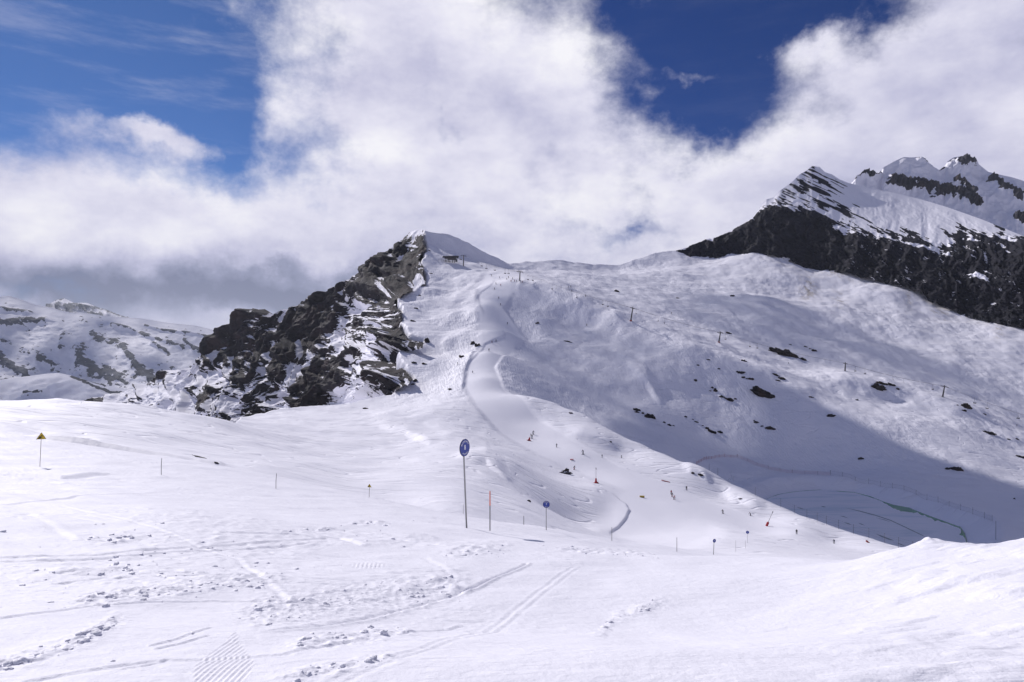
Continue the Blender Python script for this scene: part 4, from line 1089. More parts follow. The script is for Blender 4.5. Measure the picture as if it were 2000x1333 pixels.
# ------------------------------------------------------------------ mats and nets lying on the piste
def pad(px_, py_, w, h, mat, label, rot=0.0, Ymin=150, name='safety_mat', cat='mat', depth=.7, stripe=None):
    b = hit(px_, py_, Ymin); k = b.y / F
    e = empty(name, b + Vector((0, 0, .02)), (0, rot, -to_cam(b)))
    bm = bmesh.new(); box(bm, (0, 0, h * k * .5), (w * k, depth, h * k), bevel=min(.08, h * k * .25))
    n = 5
    for i in range(1, n): box(bm, (w * k * (i / n - .5), 0, h * k * .5), (.03, depth * 1.02, h * k * 1.03))
    mesh_obj('foam_pad', bm, mat, e)
    if stripe:
        bm = bmesh.new(); box(bm, (w * k * .1, -.62, .10), (w * k * .8, .5, .16), bevel=.05); mesh_obj('white_panel', bm, stripe, e)
    tag(e, label, cat)
    return e
pad(1254, 972, 9.5, 3.2, M_MATY, 'long yellow foam mat lying on the groomed piste')
pad(1117, 899, 6.5, 2.0, M_RED, 'red and white mat lying above a lone skier on the piste', rot=math.radians(-5), stripe=M_WHITE)
pad(1694, 1060, 7.5, 2.6, M_RUST, 'dark red mat tilted on the ridge just above the near snow crest', rot=math.radians(35))
pad(1300, 941, 17, 1.4, M_NET, 'rolled red safety net lying along the edge of the piste', rot=math.radians(12), name='safety_net', cat='net', depth=.35)

# ------------------------------------------------------------------ skiers
def skin_body(joints, edges, radii):
    me = bpy.data.meshes.new('person'); me.from_pydata(joints, edges, [])
    o = bpy.data.objects.new('person', me); COL.objects.link(o)
    md = o.modifiers.new('s', 'SKIN'); md.use_smooth_shade = True
    for v_, r_ in zip(me.skin_vertices[0].data, radii): v_.radius = (r_, r_)
    me.skin_vertices[0].data[0].use_root = True
    sb = o.modifiers.new('u', 'SUBSURF'); sb.levels = 1
    dg = bpy.context.evaluated_depsgraph_get(); dg.update()
    m2 = bpy.data.meshes.new_from_object(o.evaluated_get(dg))
    bpy.data.objects.remove(o); bpy.data.meshes.remove(me)
    return m2
def mirror_pose(p):
    """joints of a skier; p gives lean, crouch, arm spread"""
    le, cr, sp, tw = p
    hz_ = .92 - .30 * cr
    J = [(0, .10 * cr, hz_), (0, .02 - .16 * le, hz_ + .22), (0, -.05 - .30 * le, hz_ + .42), (0, -.08 - .40 * le, hz_ + .56), (0, -.12 - .46 * le, hz_ + .66), (0, -.13 - .48 * le, hz_ + .80)]
    E = [(0, 1), (1, 2), (2, 3), (3, 4), (4, 5)]
    R_ = [.155, .15, .17, .075, .105, .085]
    for s in (-1, 1):
        i = len(J)
        sx, sy, sz_ = s * .19, -.06 - .32 * le, hz_ + .47
        J += [(sx, sy, sz_), (sx + s * (.08 + .12 * sp), sy - .06, sz_ - .27), (sx + s * (.04 + .22 * sp), sy - .30 + .1 * tw * s, sz_ - .36), (sx + s * (.04 + .23 * sp), sy - .38 + .1 * tw * s, sz_ - .36)]
        E += [(2, i), (i, i + 1), (i + 1, i + 2), (i + 2, i + 3)]
        R_ += [.085, .062, .05, .052]
        j = len(J)
        J += [(s * .11, .08 * cr, hz_ - .08), (s * .13, -.10 - .22 * cr, .50 - .10 * cr + .02), (s * .13, .02, .13), (s * .13, -.16, .08)]
        E += [(0, j), (j, j + 1), (j + 1, j + 2), (j + 2, j + 3)]
        R_ += [.115, .088, .072, .055]
    return J, E, R_
POSES = {'glide': (.25, .25, .5, 0), 'crouch': (.8, .85, .8, .3), 'stand': (.0, .0, .25, 0), 'turn': (.45, .5, 1.0, .8)}
CLOTH = {}
def cloth(name, col):
    if name not in CLOTH: CLOTH[name] = plain('fabric_' + name, col, .8)
    return CLOTH[name]
C_BLACK = cloth('black', (.015, .015, .02)); C_NAVY = cloth('navy', (.02, .03, .08)); C_RED = cloth('red', (.32, .02, .03)); C_GREY = cloth('grey', (.12, .12, .14))
C_BLUE = cloth('blue', (.04, .10, .30)); C_BROWN = cloth('brown', (.10, .05, .03)); C_SKIN = plain('skin_tone', (.45, .26, .19), .6); C_HELM = plain('helmet_shell', (.05, .05, .06), .3)
_body = {}
def body_mesh(pose, jacket, trousers):
    key = (pose, jacket.name, trousers.name)
    if key in _body: return _body[key]
    J, E, R_ = mirror_pose(POSES[pose])
    base = _body.get(pose)
    if base is None:
        base = skin_body(J, E, R_); _body[pose] = base
    me = base.copy(); me.materials.clear()
    for m_ in (jacket, trousers, C_HELM, C_SKIN): me.materials.append(m_)
    hipz = J[0][2]; headz = J[4][2]
    for p_ in me.polygons:
        z = p_.center.z; y = p_.center.y; x = p_.center.x
        if z > headz + .03: mi = 2
        elif z > headz - .09 and abs(x) < .13: mi = 3
        elif z < hipz - .06 and (abs(x) < .27 and z < hipz - .06) and not (abs(x) > .2 and y < -.25): mi = 1
        else: mi = 0
        p_.material_index = mi
    me.name = 'person'
    _body[key] = me
    return me
def ski_mesh(s):
    bm = bmesh.new(); n = 12; prev = None
    for i in range(n + 1):
        t = i / n; y = .75 - 1.65 * t
        z = .012 + (.14 * max(0, (t - .86) / .14) ** 1.6) + .02 * max(0, (.06 - t) / .06)
        w = .045 if t < .9 else .045 * (1 - ((t - .9) / .1) ** 2) + .008
        ring = [bm.verts.new((s * .13 + a, y, z + c)) for a, c in ((-w, 0), (w, 0), (w, .022), (-w, .022))]
        if prev:
            for k in range(4): bm.faces.new((prev[k], prev[(k + 1) % 4], ring[(k + 1) % 4], ring[k]))
        else: bm.faces.new(ring)
        prev = ring
    bm.faces.new(list(reversed(prev)))
    bmesh.ops.recalc_face_normals(bm, faces=bm.faces)
    me = bpy.data.meshes.new('ski'); bm.to_mesh(me); bm.free(); me.materials.append(C_GREY)
    return me
SKI = {s: ski_mesh(s) for s in (-1, 1)}
def boot_mesh(s):
    bm = bmesh.new(); box(bm, (s * .13, -.06, .10), (.11, .30, .13), bevel=.035); box(bm, (s * .13, .02, .22), (.12, .15, .22), bevel=.04)
    me = bpy.data.meshes.new('ski_boot'); bm.to_mesh(me); bm.free(); me.materials.append(C_BLACK); return me
BOOT = {s: boot_mesh(s) for s in (-1, 1)}
_pol = {}
def pole_mesh(pose, s):
    if (pose, s) not in _pol:
        J, _, _ = mirror_pose(POSES[pose]); h = Vector(J[9 if s < 0 else 17])
        bm = bmesh.new()
        end = Vector((h.x + s * .12, h.y + (.55 if pose in ('glide', 'crouch') else .1), .05))
        tube(bm, [h + Vector((0, 0, .12)), h - Vector((0, 0, .03)), end], [.018, .018, .009], 6); disc(bm, end + Vector((0, 0, .06)), (0, 0, 1), .05, .012, 10)
        me = bpy.data.meshes.new('ski_pole'); bm.to_mesh(me); bm.free(); me.materials.append(C_GREY); _pol[(pose, s)] = me
    return _pol[(pose, s)]
_gog = {}
def goggle_mesh(pose):
    if pose not in _gog:
        J, _, _ = mirror_pose(POSES[pose]); h = Vector(J[4])
        bm = bmesh.new(); tube(bm, [h + Vector((math.sin(a) * .115, -math.cos(a) * .118, .035)) for a in np.linspace(-1.2, 1.2, 9)], .032, 8)
        bmesh.ops.create_icosphere(bm, subdivisions=1, radius=.018, matrix=Matrix.Translation(h + Vector((0, -.118, -.02))))
        me = bpy.data.meshes.new('goggles'); bm.to_mesh(me); bm.free(); me.materials.append(C_BLACK); _gog[pose] = me
    return _gog[pose]
def person(px_, py_, hpx, pose, jk, tr, label, yaw=None, Ymin=100, group='skiers on the piste', parts=True, skis=True):
    b = hit(px_, py_, Ymin); k = b.y / F
    J, _, _ = mirror_pose(POSES[pose]); H = J[5][2] + .09
    o = bpy.data.objects.new('person', body_mesh(pose, jk, tr)); COL.objects.link(o)
    sc_ = max(.8, min(1.25, hpx * k / H))
    o.location = b + Vector((0, 0, .02)); o.scale = (sc_,) * 3
    o.rotation_euler = (0, 0, random.uniform(-1.3, 1.3) if yaw is None else yaw)
    if parts:
        for s in (-1, 1):
            for nm, me in (('ski', SKI[s]), ('ski_boot', BOOT[s]), ('ski_pole', pole_mesh(pose, s))):
                if nm != 'ski_boot' and not skis: continue
                c = bpy.data.objects.new(nm, me); COL.objects.link(c); c.parent = o
    if parts:
        gm = bpy.data.objects.new('goggles', goggle_mesh(pose)); COL.objects.link(gm); gm.parent = o
    tag(o, label, 'person', group)
    return o
person(1041, 849, 9, 'turn', C_GREY, C_BLACK, 'upper of two skiers beside the red snow lance high on the piste', .6)
person(1039, 857, 9, 'glide', C_BLACK, C_NAVY, 'lower of two skiers beside the red snow lance high on the piste', -.4)
person(1087, 874, 8, 'stand', C_GREY, C_GREY, 'skier in grey standing alone mid-piste, right of the red snow lance', .3)
person(1139, 888, 10, 'glide', C_NAVY, C_BLACK, 'skier in dark blue gliding above the red and white mat', -.8)
person(1121, 918, 9, 'turn', C_BLACK, C_RED, 'skier in black jacket just below the red and white mat', .9)
person(1311, 966, 9, 'stand', C_RED, C_BLACK, 'uppermost of three skiers close together, wearing a red top', 0)
person(1312.5, 971, 9, 'glide', C_BLACK, C_RED, 'middle of three skiers close together below the rolled red net', .2)
person(1316, 976, 9, 'turn', C_RED, C_BLACK, 'lowest of three skiers close together, bent in a turn', 1.0)
person(1341, 958, 9, 'stand', C_BLACK, C_BLACK, 'skier all in black, right of the group of three', -.2)
person(1412, 1004, 9.5, 'glide', C_BLACK, C_BLACK, 'skier in black on the open piste left of the leaning snow lance', -.9)
person(1466, 1008, 8, 'crouch', C_GREY, C_NAVY, 'skier in grey crouching close to the leaning snow lance', -1.1)
person(1556, 1044, 10.5, 'stand', C_BLACK, C_BLACK, 'skier in black standing upright on the piste, right of the leaning snow lance', -.5)
person(1629, 1062, 9, 'glide', C_NAVY, C_BLACK, 'skier nearest the right end of the piste, left of the dark red mat', -.6)
for (a, c, h, ps, j, t, l) in [
    (1176, 894, 5, 'stand', C_GREY, C_GREY, 'faint small skier at the piste edge under the lit ridge, left of a pair'),
    (1214, 895, 5, 'stand', C_GREY, C_BLACK, 'faint small skier at the piste edge under the lit ridge, right of a pair'),
    (923, 729, 5, 'glide', C_NAVY, C_BLACK, 'lone skier in the narrow neck of the piste below the rocks'),
    (894, 712, 5, 'stand', C_BLACK, C_BLACK, 'skier off the piste on the rippled slope left of the piste edge'),
    (955, 686, 6, 'turn', C_BLACK, C_NAVY, 'lowest of three skiers at the bend of the piste'),
    (961, 670, 5, 'glide', C_GREY, C_RED, 'left of two skiers side by side at the bend of the piste'),
    (969, 668, 5.5, 'stand', C_BLACK, C_BLACK, 'right of two skiers side by side at the bend of the piste'),
    (991, 634, 5, 'stand', C_NAVY, C_BLACK, 'lone skier above the bend, in the wide part of the piste'),
    (978, 597, 5.5, 'glide', C_BLACK, C_GREY, 'lower of two skiers in the steep upper piste beside the shaded knoll'),
    (974, 584, 5, 'turn', C_BLACK, C_NAVY, 'upper of two skiers in the steep upper piste beside the shaded knoll'),
    (966, 566, 5, 'stand', C_BLACK, C_BLACK, 'skier by the dark left bank of the upper piste'),
    (969, 556, 4.5, 'glide', C_NAVY, C_BLACK, 'left of two skiers level with the top of the knoll'),
    (978, 559, 4.5, 'stand', C_RED, C_BLACK, 'right of two skiers level with the top of the knoll, red jacket'),
    (960, 540, 4.5, 'stand', C_BLACK, C_BLACK, 'leftmost skier at the top of the piste below the lift station'),
    (976, 544, 4.5, 'glide', C_NAVY, C_GREY, 'second skier from the left at the top of the piste'),
    (990, 547, 4.5, 'turn', C_BLACK, C_BLACK, 'third skier from the left at the top of the piste'),
    (993, 544, 4.5, 'stand', C_BROWN, C_BLACK, 'skier in brown left of the waiting group under the second pylon'),
    (1001, 546, 5.5, 'stand', C_BLACK, C_BLACK, 'tallest dark figure left of the waiting group under the second pylon'),
    (998, 551, 4.5, 'glide', C_RED, C_BLACK, 'skier in red just below the tallest dark figure near the second pylon'),
    (1005, 551, 4.5, 'stand', C_RED, C_NAVY, 'first from the left in the waiting group at the foot of the second pylon'),
    (1009, 551, 5, 'stand', C_BLACK, C_BROWN, 'second from the left in the waiting group at the foot of the second pylon'),
    (1017, 552, 4.5, 'stand', C_BLUE, C_BLACK, 'in the waiting group, blue jacket just right of the second pylon'),
    (1020, 553, 4.5, 'stand', C_RED, C_BLACK, 'in the waiting group, red jacket at its right end'),
    (1146, 637, 5, 'stand', C_BLACK, C_BLACK, 'lone skier on the shaded dome far right of the piste'),
    (1117, 570, 4.5, 'glide', C_BLACK, C_NAVY, 'skier on the bumpy lit slope under the chairs, lowest of three'),
    (1110, 563, 4.5, 'stand', C_NAVY, C_BLACK, 'skier on the bumpy lit slope under the chairs, left of three'),
    (1115, 562, 4.5, 'stand', C_BLACK, C_BLACK, 'skier on the bumpy lit slope under the chairs, right of three'),
    (1143, 580, 4.5, 'turn', C_BLACK, C_GREY, 'skier alone on the bumpy lit slope right of a group of three'),
    (1312, 614, 4.5, 'stand', C_BLACK, C_BLACK, 'small lone skier on the gentle slope above the third pylon'),
    (1986, 833, 4.5, 'stand', C_BLACK, C_BLACK, 'skier under the lift cable at the right edge of the slope'),
    (1540, 711, 3.5, 'glide', C_NAVY, C_BLACK, 'tiny skier near the big rock outcrop under the lift')]:
    person(a, c, h, ps, j, t, l, group='distant skiers on the upper slopes', Ymin=200)

# ------------------------------------------------------------------ chairlift
PYL = [(905, 520, 500, 'first lift pylon from the top, beside the summit station'), (1015, 549, 531, 'second lift pylon from the top, with people waiting at its foot'), (1232, 627, 602, 'third lift pylon, on the lit edge above the dome'),
       (1404, 669, 650, 'fourth lift pylon, on the bumpy slope left of the big outcrop'), (1650, 725, 710, 'fifth lift pylon, its foot hidden behind the bench'), (1841, 776, 755, 'sixth lift pylon, the lowest on the right with a plain cross arm')]
tops = []
pyl_xy = []
for (a, pb, ptp, lab) in PYL:
    b = hit(a, pb, 450); pyl_xy.append(b)
pyl_end = [hit(880, 512, 500), pt(2120, 870, 545)]
for i, ((a, pb, ptp, lab), b) in enumerate(zip(PYL, pyl_xy)):
    nb = pyl_xy[i + 1] if i + 1 < len(pyl_xy) else pyl_end[1]; pb_ = pyl_xy[i - 1] if i else pyl_end[0]
    d = (nb - pb_); yaw = math.atan2(d.y, d.x)          # local X along the line
    k = b.y / F; H = (pb - ptp) * k
    if i == 4: b = b - Vector((0, 0, 2)); H += 2
    slope = math.atan2((nb.z - pb_.z), math.hypot(d.x, d.y))
    e = empty('lift_pylon', b, (0, 0, yaw))
    lean = -.16 * H if i in (2, 3, 5) else -.05 * H
    bm = bmesh.new(); tube(bm, [(lean * .0, 0, -1), (-lean * .0, 0, 0), (-lean * .5, 0, H * .5), (-lean, 0, H)], [.62, .58, .48, .36], 14); mesh_obj('mast', bm, M_PYLON, e, True)
    bm = bmesh.new(); box(bm, (-lean, 0, H - .15), (.5, 5.6, .45), bevel=.08); box(bm, (-lean, 0, H + .35), (.35, .35, 1.0)); box(bm, (-lean, 0, H + .9), (.2, 5.0, .12))
    mesh_obj('cross_arm', bm, M_PYLON, e)
    for s in (-1, 1):
        bm = bmesh.new(); R3 = Euler((0, -slope, 0)).to_matrix()
        for q_ in (-1.35, -.8, -.25, .25, .8, 1.35):
            c = R3 @ Vector((q_, 0, 0)) + Vector((-lean, s * 2.5, H - .15)); disc(bm, c, (0, 1, 0), .24, .14, 14)
        c = Vector((-lean, s * 2.5, H - .2)); box(bm, c + Vector((0, s * .14, 0)), (3.3, .1, .22), rot=(0, -slope, 0)); box(bm, c + Vector((0, s * .45, -.35)), (3.0, .5, .06), rot=(0, -slope, 0))
        mesh_obj('sheave_train', bm, M_PYLON, e)
    bm = bmesh.new()
    for s in (-.2, .2): tube(bm, [(.55, s, .5), (-lean + .5, s, H)], .03, 5)
    for z in np.arange(.7, H, .45): t_ = z / H; tube(bm, [(.55 * (1 - t_) + (-lean + .5) * t_, -.2, z), (.55 * (1 - t_) + (-lean + .5) * t_, .2, z)], .02, 4)
    mesh_obj('ladder', bm, M_PYLON, e)
    bm = bmesh.new(); tube(bm, [(0, 0, -1.2), (0, 0, .45)], [1.1, .95], 16); mesh_obj('footing', bm, M_RUST if i in (2, 3) else M_STEEL, e)
    tag(e, lab, 'lift pylon', 'chairlift pylons')
    ux = Vector((math.cos(yaw), math.sin(yaw), 0)); uy = Vector((-math.sin(yaw), math.cos(yaw), 0))
    tops.append((b + ux * (-lean) + Vector((0, 0, H + .12)), uy))
st_top = pyl_end[0] + Vector((0, 0, 6.2)); uy0 = tops[0][1]
en = pyl_end[1] + Vector((0, 0, 11))
nodes = [(st_top, uy0)] + tops + [(en, tops[-1][1])]
def cable_pt(i, t, s):
    (A_, ua), (B_, ub) = nodes[i], nodes[i + 1]
    a = A_ + ua * 2.5 * s; b_ = B_ + ub * 2.5 * s
    p = a.lerp(b_, t); L = (b_ - a).length
    p.z -= .018 * L * 4 * t * (1 - t)
    return p
bm = bmesh.new()
for s in (-1, 1):
    ps = [cable_pt(i, t / 14, s) for i in range(len(nodes) - 1) for t in range(14)] + [cable_pt(len(nodes) - 2, 1, s)]
    tube(bm, ps, .05, 5)
tag(mesh_obj('haul_cable', bm, M_PYLON, None, True), 'thin dark haul cable loop of the chairlift running down to the right', 'cable')
# one chair, then copies
def make_chair():
    e = empty('lift_chair', (0, 0, 0))
    bm = bmesh.new(); tube(bm, [(0, 0, 0), (0, .05, -.5), (0, .05, -2.6), (0, .35, -2.9)], .06, 6); box(bm, (0, 0, .02), (.5, .16, .18), bevel=.03); mesh_obj('hanger', bm, M_PYLON, e, True)
    bm = bmesh.new(); box(bm, (0, -.15, -4.25), (2.3, .55, .12), bevel=.04); mesh_obj('seat', bm, M_BLACK, e)
    bm = bmesh.new(); box(bm, (0, .16, -3.9), (2.3, .10, .55), rot=(.2, 0, 0), bevel=.04); mesh_obj('backrest', bm, M_BLACK, e)
    bm = bmesh.new()
    for x in (-1.1, 1.1): tube(bm, [(0, .3, -2.9), (x, .3, -3.1), (x, .22, -4.2), (x, -.4, -4.25)], .05, 6)
    mesh_obj('side_frame', bm, M_PYLON, e, True)
    bm = bmesh.new(); tube(bm, [(-1.1, .2, -3.6), (-1.05, -.55, -3.75), (1.05, -.55, -3.75), (1.1, .2, -3.6)], .035, 6); mesh_obj('safety_bar', bm, M_PYLON, e, True)
    return e
proto = make_chair()
CH = [(941, 1), (950, -1), (967, 1), (986, -1), (994, 1), (1031, -1), (1040, 1), (1078, -1), (1087, 1), (1126, -1), (1136, 1), (1177, 1), (1188, -1), (1242, 1), (1285, -1), (1298, 1), (1417, 1), (1464, 1), (1480, -1), (1670, 1), (1689, -1), (1744, -1), (1766, 1), (1822, -1), (1903, -1), (1928, 1), (1987, -1)]
ordn = ['first', 'second', 'third', 'fourth', 'fifth', 'sixth', 'seventh']
cnt = {}; first = True
for (a, s) in CH:
    best = None
    for i in range(len(nodes) - 1):
        for t in np.linspace(0.02, .98, 97):
            p = cable_pt(i, float(t), s); xx = p.x / p.y * F + CX
            if best is None or abs(xx - a) < best[0]: best = (abs(xx - a), i, float(t), p)
    _, i, t, p = best
    cnt[i] = cnt.get(i, 0) + 1
    d = nodes[i + 1][0] - nodes[i][0]; yaw = math.atan2(d.y, d.x) + (math.pi / 2 if s > 0 else -math.pi / 2)
    span = {0: 'between the station and the first pylon', 1: 'between the first and second pylon', 2: 'between the second and third pylon', 3: 'between the third and fourth pylon', 4: 'between the fourth and fifth pylon', 5: 'between the fifth and sixth pylon', 6: 'below the sixth pylon'}[i]
    lab = f"dark lift chair hanging {span}, {ordn[cnt[i] - 1] if cnt[i] <= 7 else ['eighth', 'ninth', 'tenth', 'eleventh'][cnt[i] - 8]} from its upper end"
    if first:
        c = proto; c.location = p; c.rotation_euler = (0, 0, yaw); first = False
        tag(c, lab, 'lift chair', 'chairs on the lift cable')
    else: dup(proto, p, (0, 0, yaw), None, lab)
# summit station
b = hit(880, 513, 600); k = b.y / F
e = empty('lift_station', b, (0, 0, -to_cam(b) + math.radians(8)))
W_ = 31 * k
bm = bmesh.new(); box(bm, (0, 0, 6.2), (W_, 6, 1.5), rot=(0, math.radians(-3), 0), bevel=.35); box(bm, (W_ * .44, 0, 5.6), (W_ * .1, 5.4, 1.9), bevel=.5)
mesh_obj('roof', bm, M_ROOF, e)
bm = bmesh.new(); box(bm, (W_ * .08, .3, 4.2), (W_ * .52, 4.4, 2.6), bevel=.1); box(bm, (-W_ * .22, .3, 4.7), (W_ * .3, 3.6, 1.4), bevel=.1); mesh_obj('drive_housing', bm, M_PYLON, e)
bm = bmesh.new()
for x in (-.30, -.10, .14, .26): tube(bm, [(W_ * x, .2, -2.5), (W_ * x, .2, 3.2)], .38, 10)
mesh_obj('support_column', bm, M_PYLON, e, True)
bm = bmesh.new()
for (x0, z0, x1, z1) in ((-.42, .2, -.05, 4.6), (-.40, .9, -.12, .3), (-.28, 2.6, -.02, .6)): tube(bm, [(W_ * x0, -1.4, z0), (W_ * x1, -1.4, z1)], .16, 6)
box(bm, (-W_ * .2, -1.2, .55), (W_ * .44, 1.6, .3)); mesh_obj('loading_frame', bm, M_PANEL, e)
cb = bmesh.new(); box(cb, (W_ * .36, -1.2, 2.1), (1.9, 2.0, 2.9), bevel=.08); cab = mesh_obj('operator_cabin', cb, M_ROOF, e)
cb = bmesh.new(); box(cb, (W_ * .36, -2.215, 2.7), (1.5, .03, 1.1)); mesh_obj('window', cb, M_GLASS, cab)
cb = bmesh.new(); box(cb, (W_ * .36, -1.2, 3.62), (2.2, 2.3, .16), bevel=.03); mesh_obj('cabin_roof', cb, M_PANEL, cab)
bm = bmesh.new(); disc(bm, (W_ * .40, 0, 4.9), (0, 0, 1), 2.2, .3, 32); tube(bm, [(W_ * .4, 0, 5.6), (W_ * .4, 0, 4.6)], .3, 10); mesh_obj('bullwheel', bm, M_PYLON, e)
bm = bmesh.new(); tube(bm, [(W_ * .5, -1.5, 3.9), (W_ * .66, -1.5, 3.4), (W_ * .70, -1.5, 3.3)], [.2, .55, .5], 8); mesh_obj('tension_arm', bm, M_PYLON, e)
tag(e, 'dark flat-roofed chairlift top station on the shoulder under the summit', 'lift station')
for x_, l in ((857, 'left of two short posts standing left of the lift station'), (862, 'right of two short posts standing left of the lift station')):
    pole(x_, 511, 506, l, .12, M_PYLON, Ymin=500, group='posts by the lift station', name='post', cat='post')
for x_, y_, l in ((832, 501, 'left of two marker posts near the cliff edge below the summit'), (837, 503, 'right of two marker posts near the cliff edge below the summit')):
    pole(x_, y_, y_ - 5, l, .08, M_PYLON, Ymin=500, group='posts near the cliff edge', name='post', cat='post')

# ------------------------------------------------------------------ fences round the lake
def fence(pts_, hpx, label, net_mat, post_mat, rows, spacing, Ymin, gapx=0.0):
    P3 = [hit(a, c, Ymin) for a, c in pts_]
    e = empty('safety_fence', P3[0])
    L = [0.0]
    for a, c in zip(P3[:-1], P3[1:]): L.append(L[-1] + (c - a).length)
    def at(s):
        s = min(max(s, 0), L[-1]); i = min(int(np.searchsorted(L, s, side='right')) - 1, len(P3) - 2)
        p = P3[i].lerp(P3[i + 1], (s - L[i]) / max(L[i + 1] - L[i], 1e-6))
        p.z = ground_z(p.x, p.y); return p - P3[0]
    k = P3[0].y / F; H = hpx * k
    n = max(2, int(L[-1] / spacing)); n = min(n, 90)
    pr = random.Random(4)
    for i in range(n + 1):
        p = at(L[-1] * i / n); hh = H * pr.uniform(.85, 1.25)
        bm = bmesh.new(); tube(bm, [p + Vector((0, 0, -.3)), p + Vector((pr.uniform(-.08, .08), 0, hh))], .045, 6)
        mesh_obj('post', bm, post_mat, e, True)
    if rows:
        bm = bmesh.new()
        m_ = int(L[-1] / .9)
        for r_ in range(rows):
            z = H * (.15 + .70 * r_ / max(1, rows - 1))
            ps = [at(L[-1] * j / m_) + Vector((0, 0, z - .10 * math.sin(math.pi * ((j * n / m_) % 1)))) for j in range(m_ + 1)]
            tube(bm, ps, .022, 4, False)
        for j in range(int(L[-1] / .5)):
            p = at(j * .5); tube(bm, [p + Vector((0, 0, H * .13)), p + Vector((0, 0, H * .83))], .012, 3, False)
        mesh_obj('netting', bm, net_mat, e)
    tag(e, label, 'fence')
    return e
fence([(1360, 908), (1370, 902), (1385, 897), (1400, 894.5), (1418, 893), (1440, 894)], 6.5, 'faded red net fence curving round the upper left end of the lake hollow', M_NET, M_NET, 5, 4.0, 330)
fence([(1440, 894), (1462, 903), (1484, 912), (1505, 919), (1530, 923), (1560, 926), (1590, 927), (1622, 929)], 7.5, 'red net fence with dark posts along the left rim of the lake', M_NET, M_DARKPOLE, 5, 6.5, 330)
fence([(1622, 927), (1667, 938), (1705, 946), (1749, 955), (1790, 967), (1830, 982), (1872, 996), (1895, 1003), (1920, 1011), (1938, 1019)], 9, 'row of thin grey fence posts along the far rim of the lake', M_GREYNET, M_DARKPOLE, 2, 7.0, 255)
def near_fence():
    # posts standing just behind the lit ridge on the lake side
    pl = [(1385, 917), (1402, 928), (1432, 944), (1475, 967), (1525, 990), (1552, 1003), (1576, 1013), (1596, 1020), (1614, 1027), (1638, 1035), (1667, 1044), (1697, 1052), (1728, 1060), (1755, 1070), (1783, 1078)]
    base = []
    for a, c in pl:
        h0 = hit(a, c + 2.5, 180); y = h0.y + 3.5
        base.append(Vector(((a - CX) / F * y, y, ground_z((a - CX) / F * y, y))))
    e = empty('safety_fence', base[0])
    for a in base:
        p = a - base[0]; bm = bmesh.new(); tube(bm, [p + Vector((0, 0, -.3)), p + Vector((0, 0, 3.1))], .04, 6); mesh_obj('post', bm, M_DARKPOLE, e, True)
    bm = bmesh.new()
    for z in (1.2, 2.2, 2.9): tube(bm, [a - base[0] + Vector((0, 0, z)) for a in base], .012, 4, False)
    mesh_obj('netting', bm, M_GREYNET, e)
    tag(e, 'row of thin dark fence posts behind the lit ridge, near side of lake', 'fence')
near_fence()
pole(1945, 1055, 1018, 'tall dark post standing alone right of the lake', .07, M_DARKPOLE, Ymin=240, group='lone posts', name='post', cat='post')

# ------------------------------------------------------------------ the frozen lake
def flat_poly(name, pts_, z, thick, mat, parent=None, kind=None):
    W = [((a - CX) / F * y, y) for a, y in pts_]
    bm = bmesh.new()
    top = [bm.verts.new((x, y, z)) for x, y in W]; bot = [bm.verts.new((x, y, z - thick)) for x, y in W]
    bm.faces.new(top); bm.faces.new(list(reversed(bot)))
    for i in range(len(W)): bm.faces.new((top[i], bot[i], bot[(i + 1) % len(W)], top[(i + 1) % len(W)]))
    bmesh.ops.recalc_face_normals(bm, faces=bm.faces)
    f = [f_ for f_ in bm.faces if len(f_.verts) > 4]
    bmesh.ops.triangulate(bm, faces=f)
    return mesh_obj(name, bm, mat, parent)
def on_lake(a, py, z=LAKE_Z): return (a, -z * F / (py - CY))
mw, nt, bb = new_mat('lake_water')
pos = nt.add('ShaderNodeNewGeometry').outputs['Position']
nt.link(nt.mix(nt.noise(pos, .25, 4, .6), (.06, .24, .13, 1), (.11, .36, .20, 1)), bb.inputs['Base Color'])
bb.inputs['Roughness'].default_value = .25; bb.inputs['Specular IOR Level'].default_value = .3
nt.link(nt.bump(nt.noise(pos, 1.5, 3, .5), .15, .1), bb.inputs['Normal'])
mi_, nt, bb = new_mat('lake_ice')
pos = nt.add('ShaderNodeNewGeometry').outputs['Position']
n1 = nt.noise(nt.mapping(pos, rot=(0, 0, 1.1), scale=(.02, .11, .1)), 1.0, 5, .6, dist=.8)
nt.link(nt.mix(nt.smooth(n1, .50, .66), (.875, .875, .935, 1), (.68, .74, .82, 1)), bb.inputs['Base Color'])
bb.inputs['Roughness'].default_value = .5
nt.link(nt.bump(n1, .4, .6), bb.inputs['Normal'])
wl = flat_poly('lake_water', LAKE, LAKE_Z - .05, .8, mw); tag(wl, 'dark green open water along the far shore of the frozen lake', 'lake', kind='structure')
EDG = [(1488,981),(1500,974),(1520,966.5),(1545,962),(1575,959),(1600,957.3),(1620,957.2),(1640,960.6),(1668,962.6),(1690,968.5),(1710,975),(1724,981),(1735,987),(1744,992.5),(1752,996),(1760,999),(1772,1000),(1785,1002.5),(1792,1001),(1800,1007),(1806,1006),(1812,1011),(1820,1013),(1826,1018),(1832,1017),(1840,1020.5),(1850,1023),(1862,1027.5),(1870,1030.5),(1876,1033),(1877,1040),(1872,1045),(1880,1046.5),(1884,1051),(1887,1058),(1880,1066)]
dn = []
rr_ = random.Random(2)
for (a, c), (a2, c2) in zip(EDG[:-1], EDG[1:]):
    for t in np.linspace(0, 1, 5)[:-1]:
        dn.append((a + (a2 - a) * t + rr_.uniform(-.6, .6), c + (c2 - c) * t + rr_.uniform(-.5, .5) * (1 if a > 1690 else .2)))
near = [(1880,262),(1800,256),(1700,264),(1620,283),(1560,306),(1510,330)]
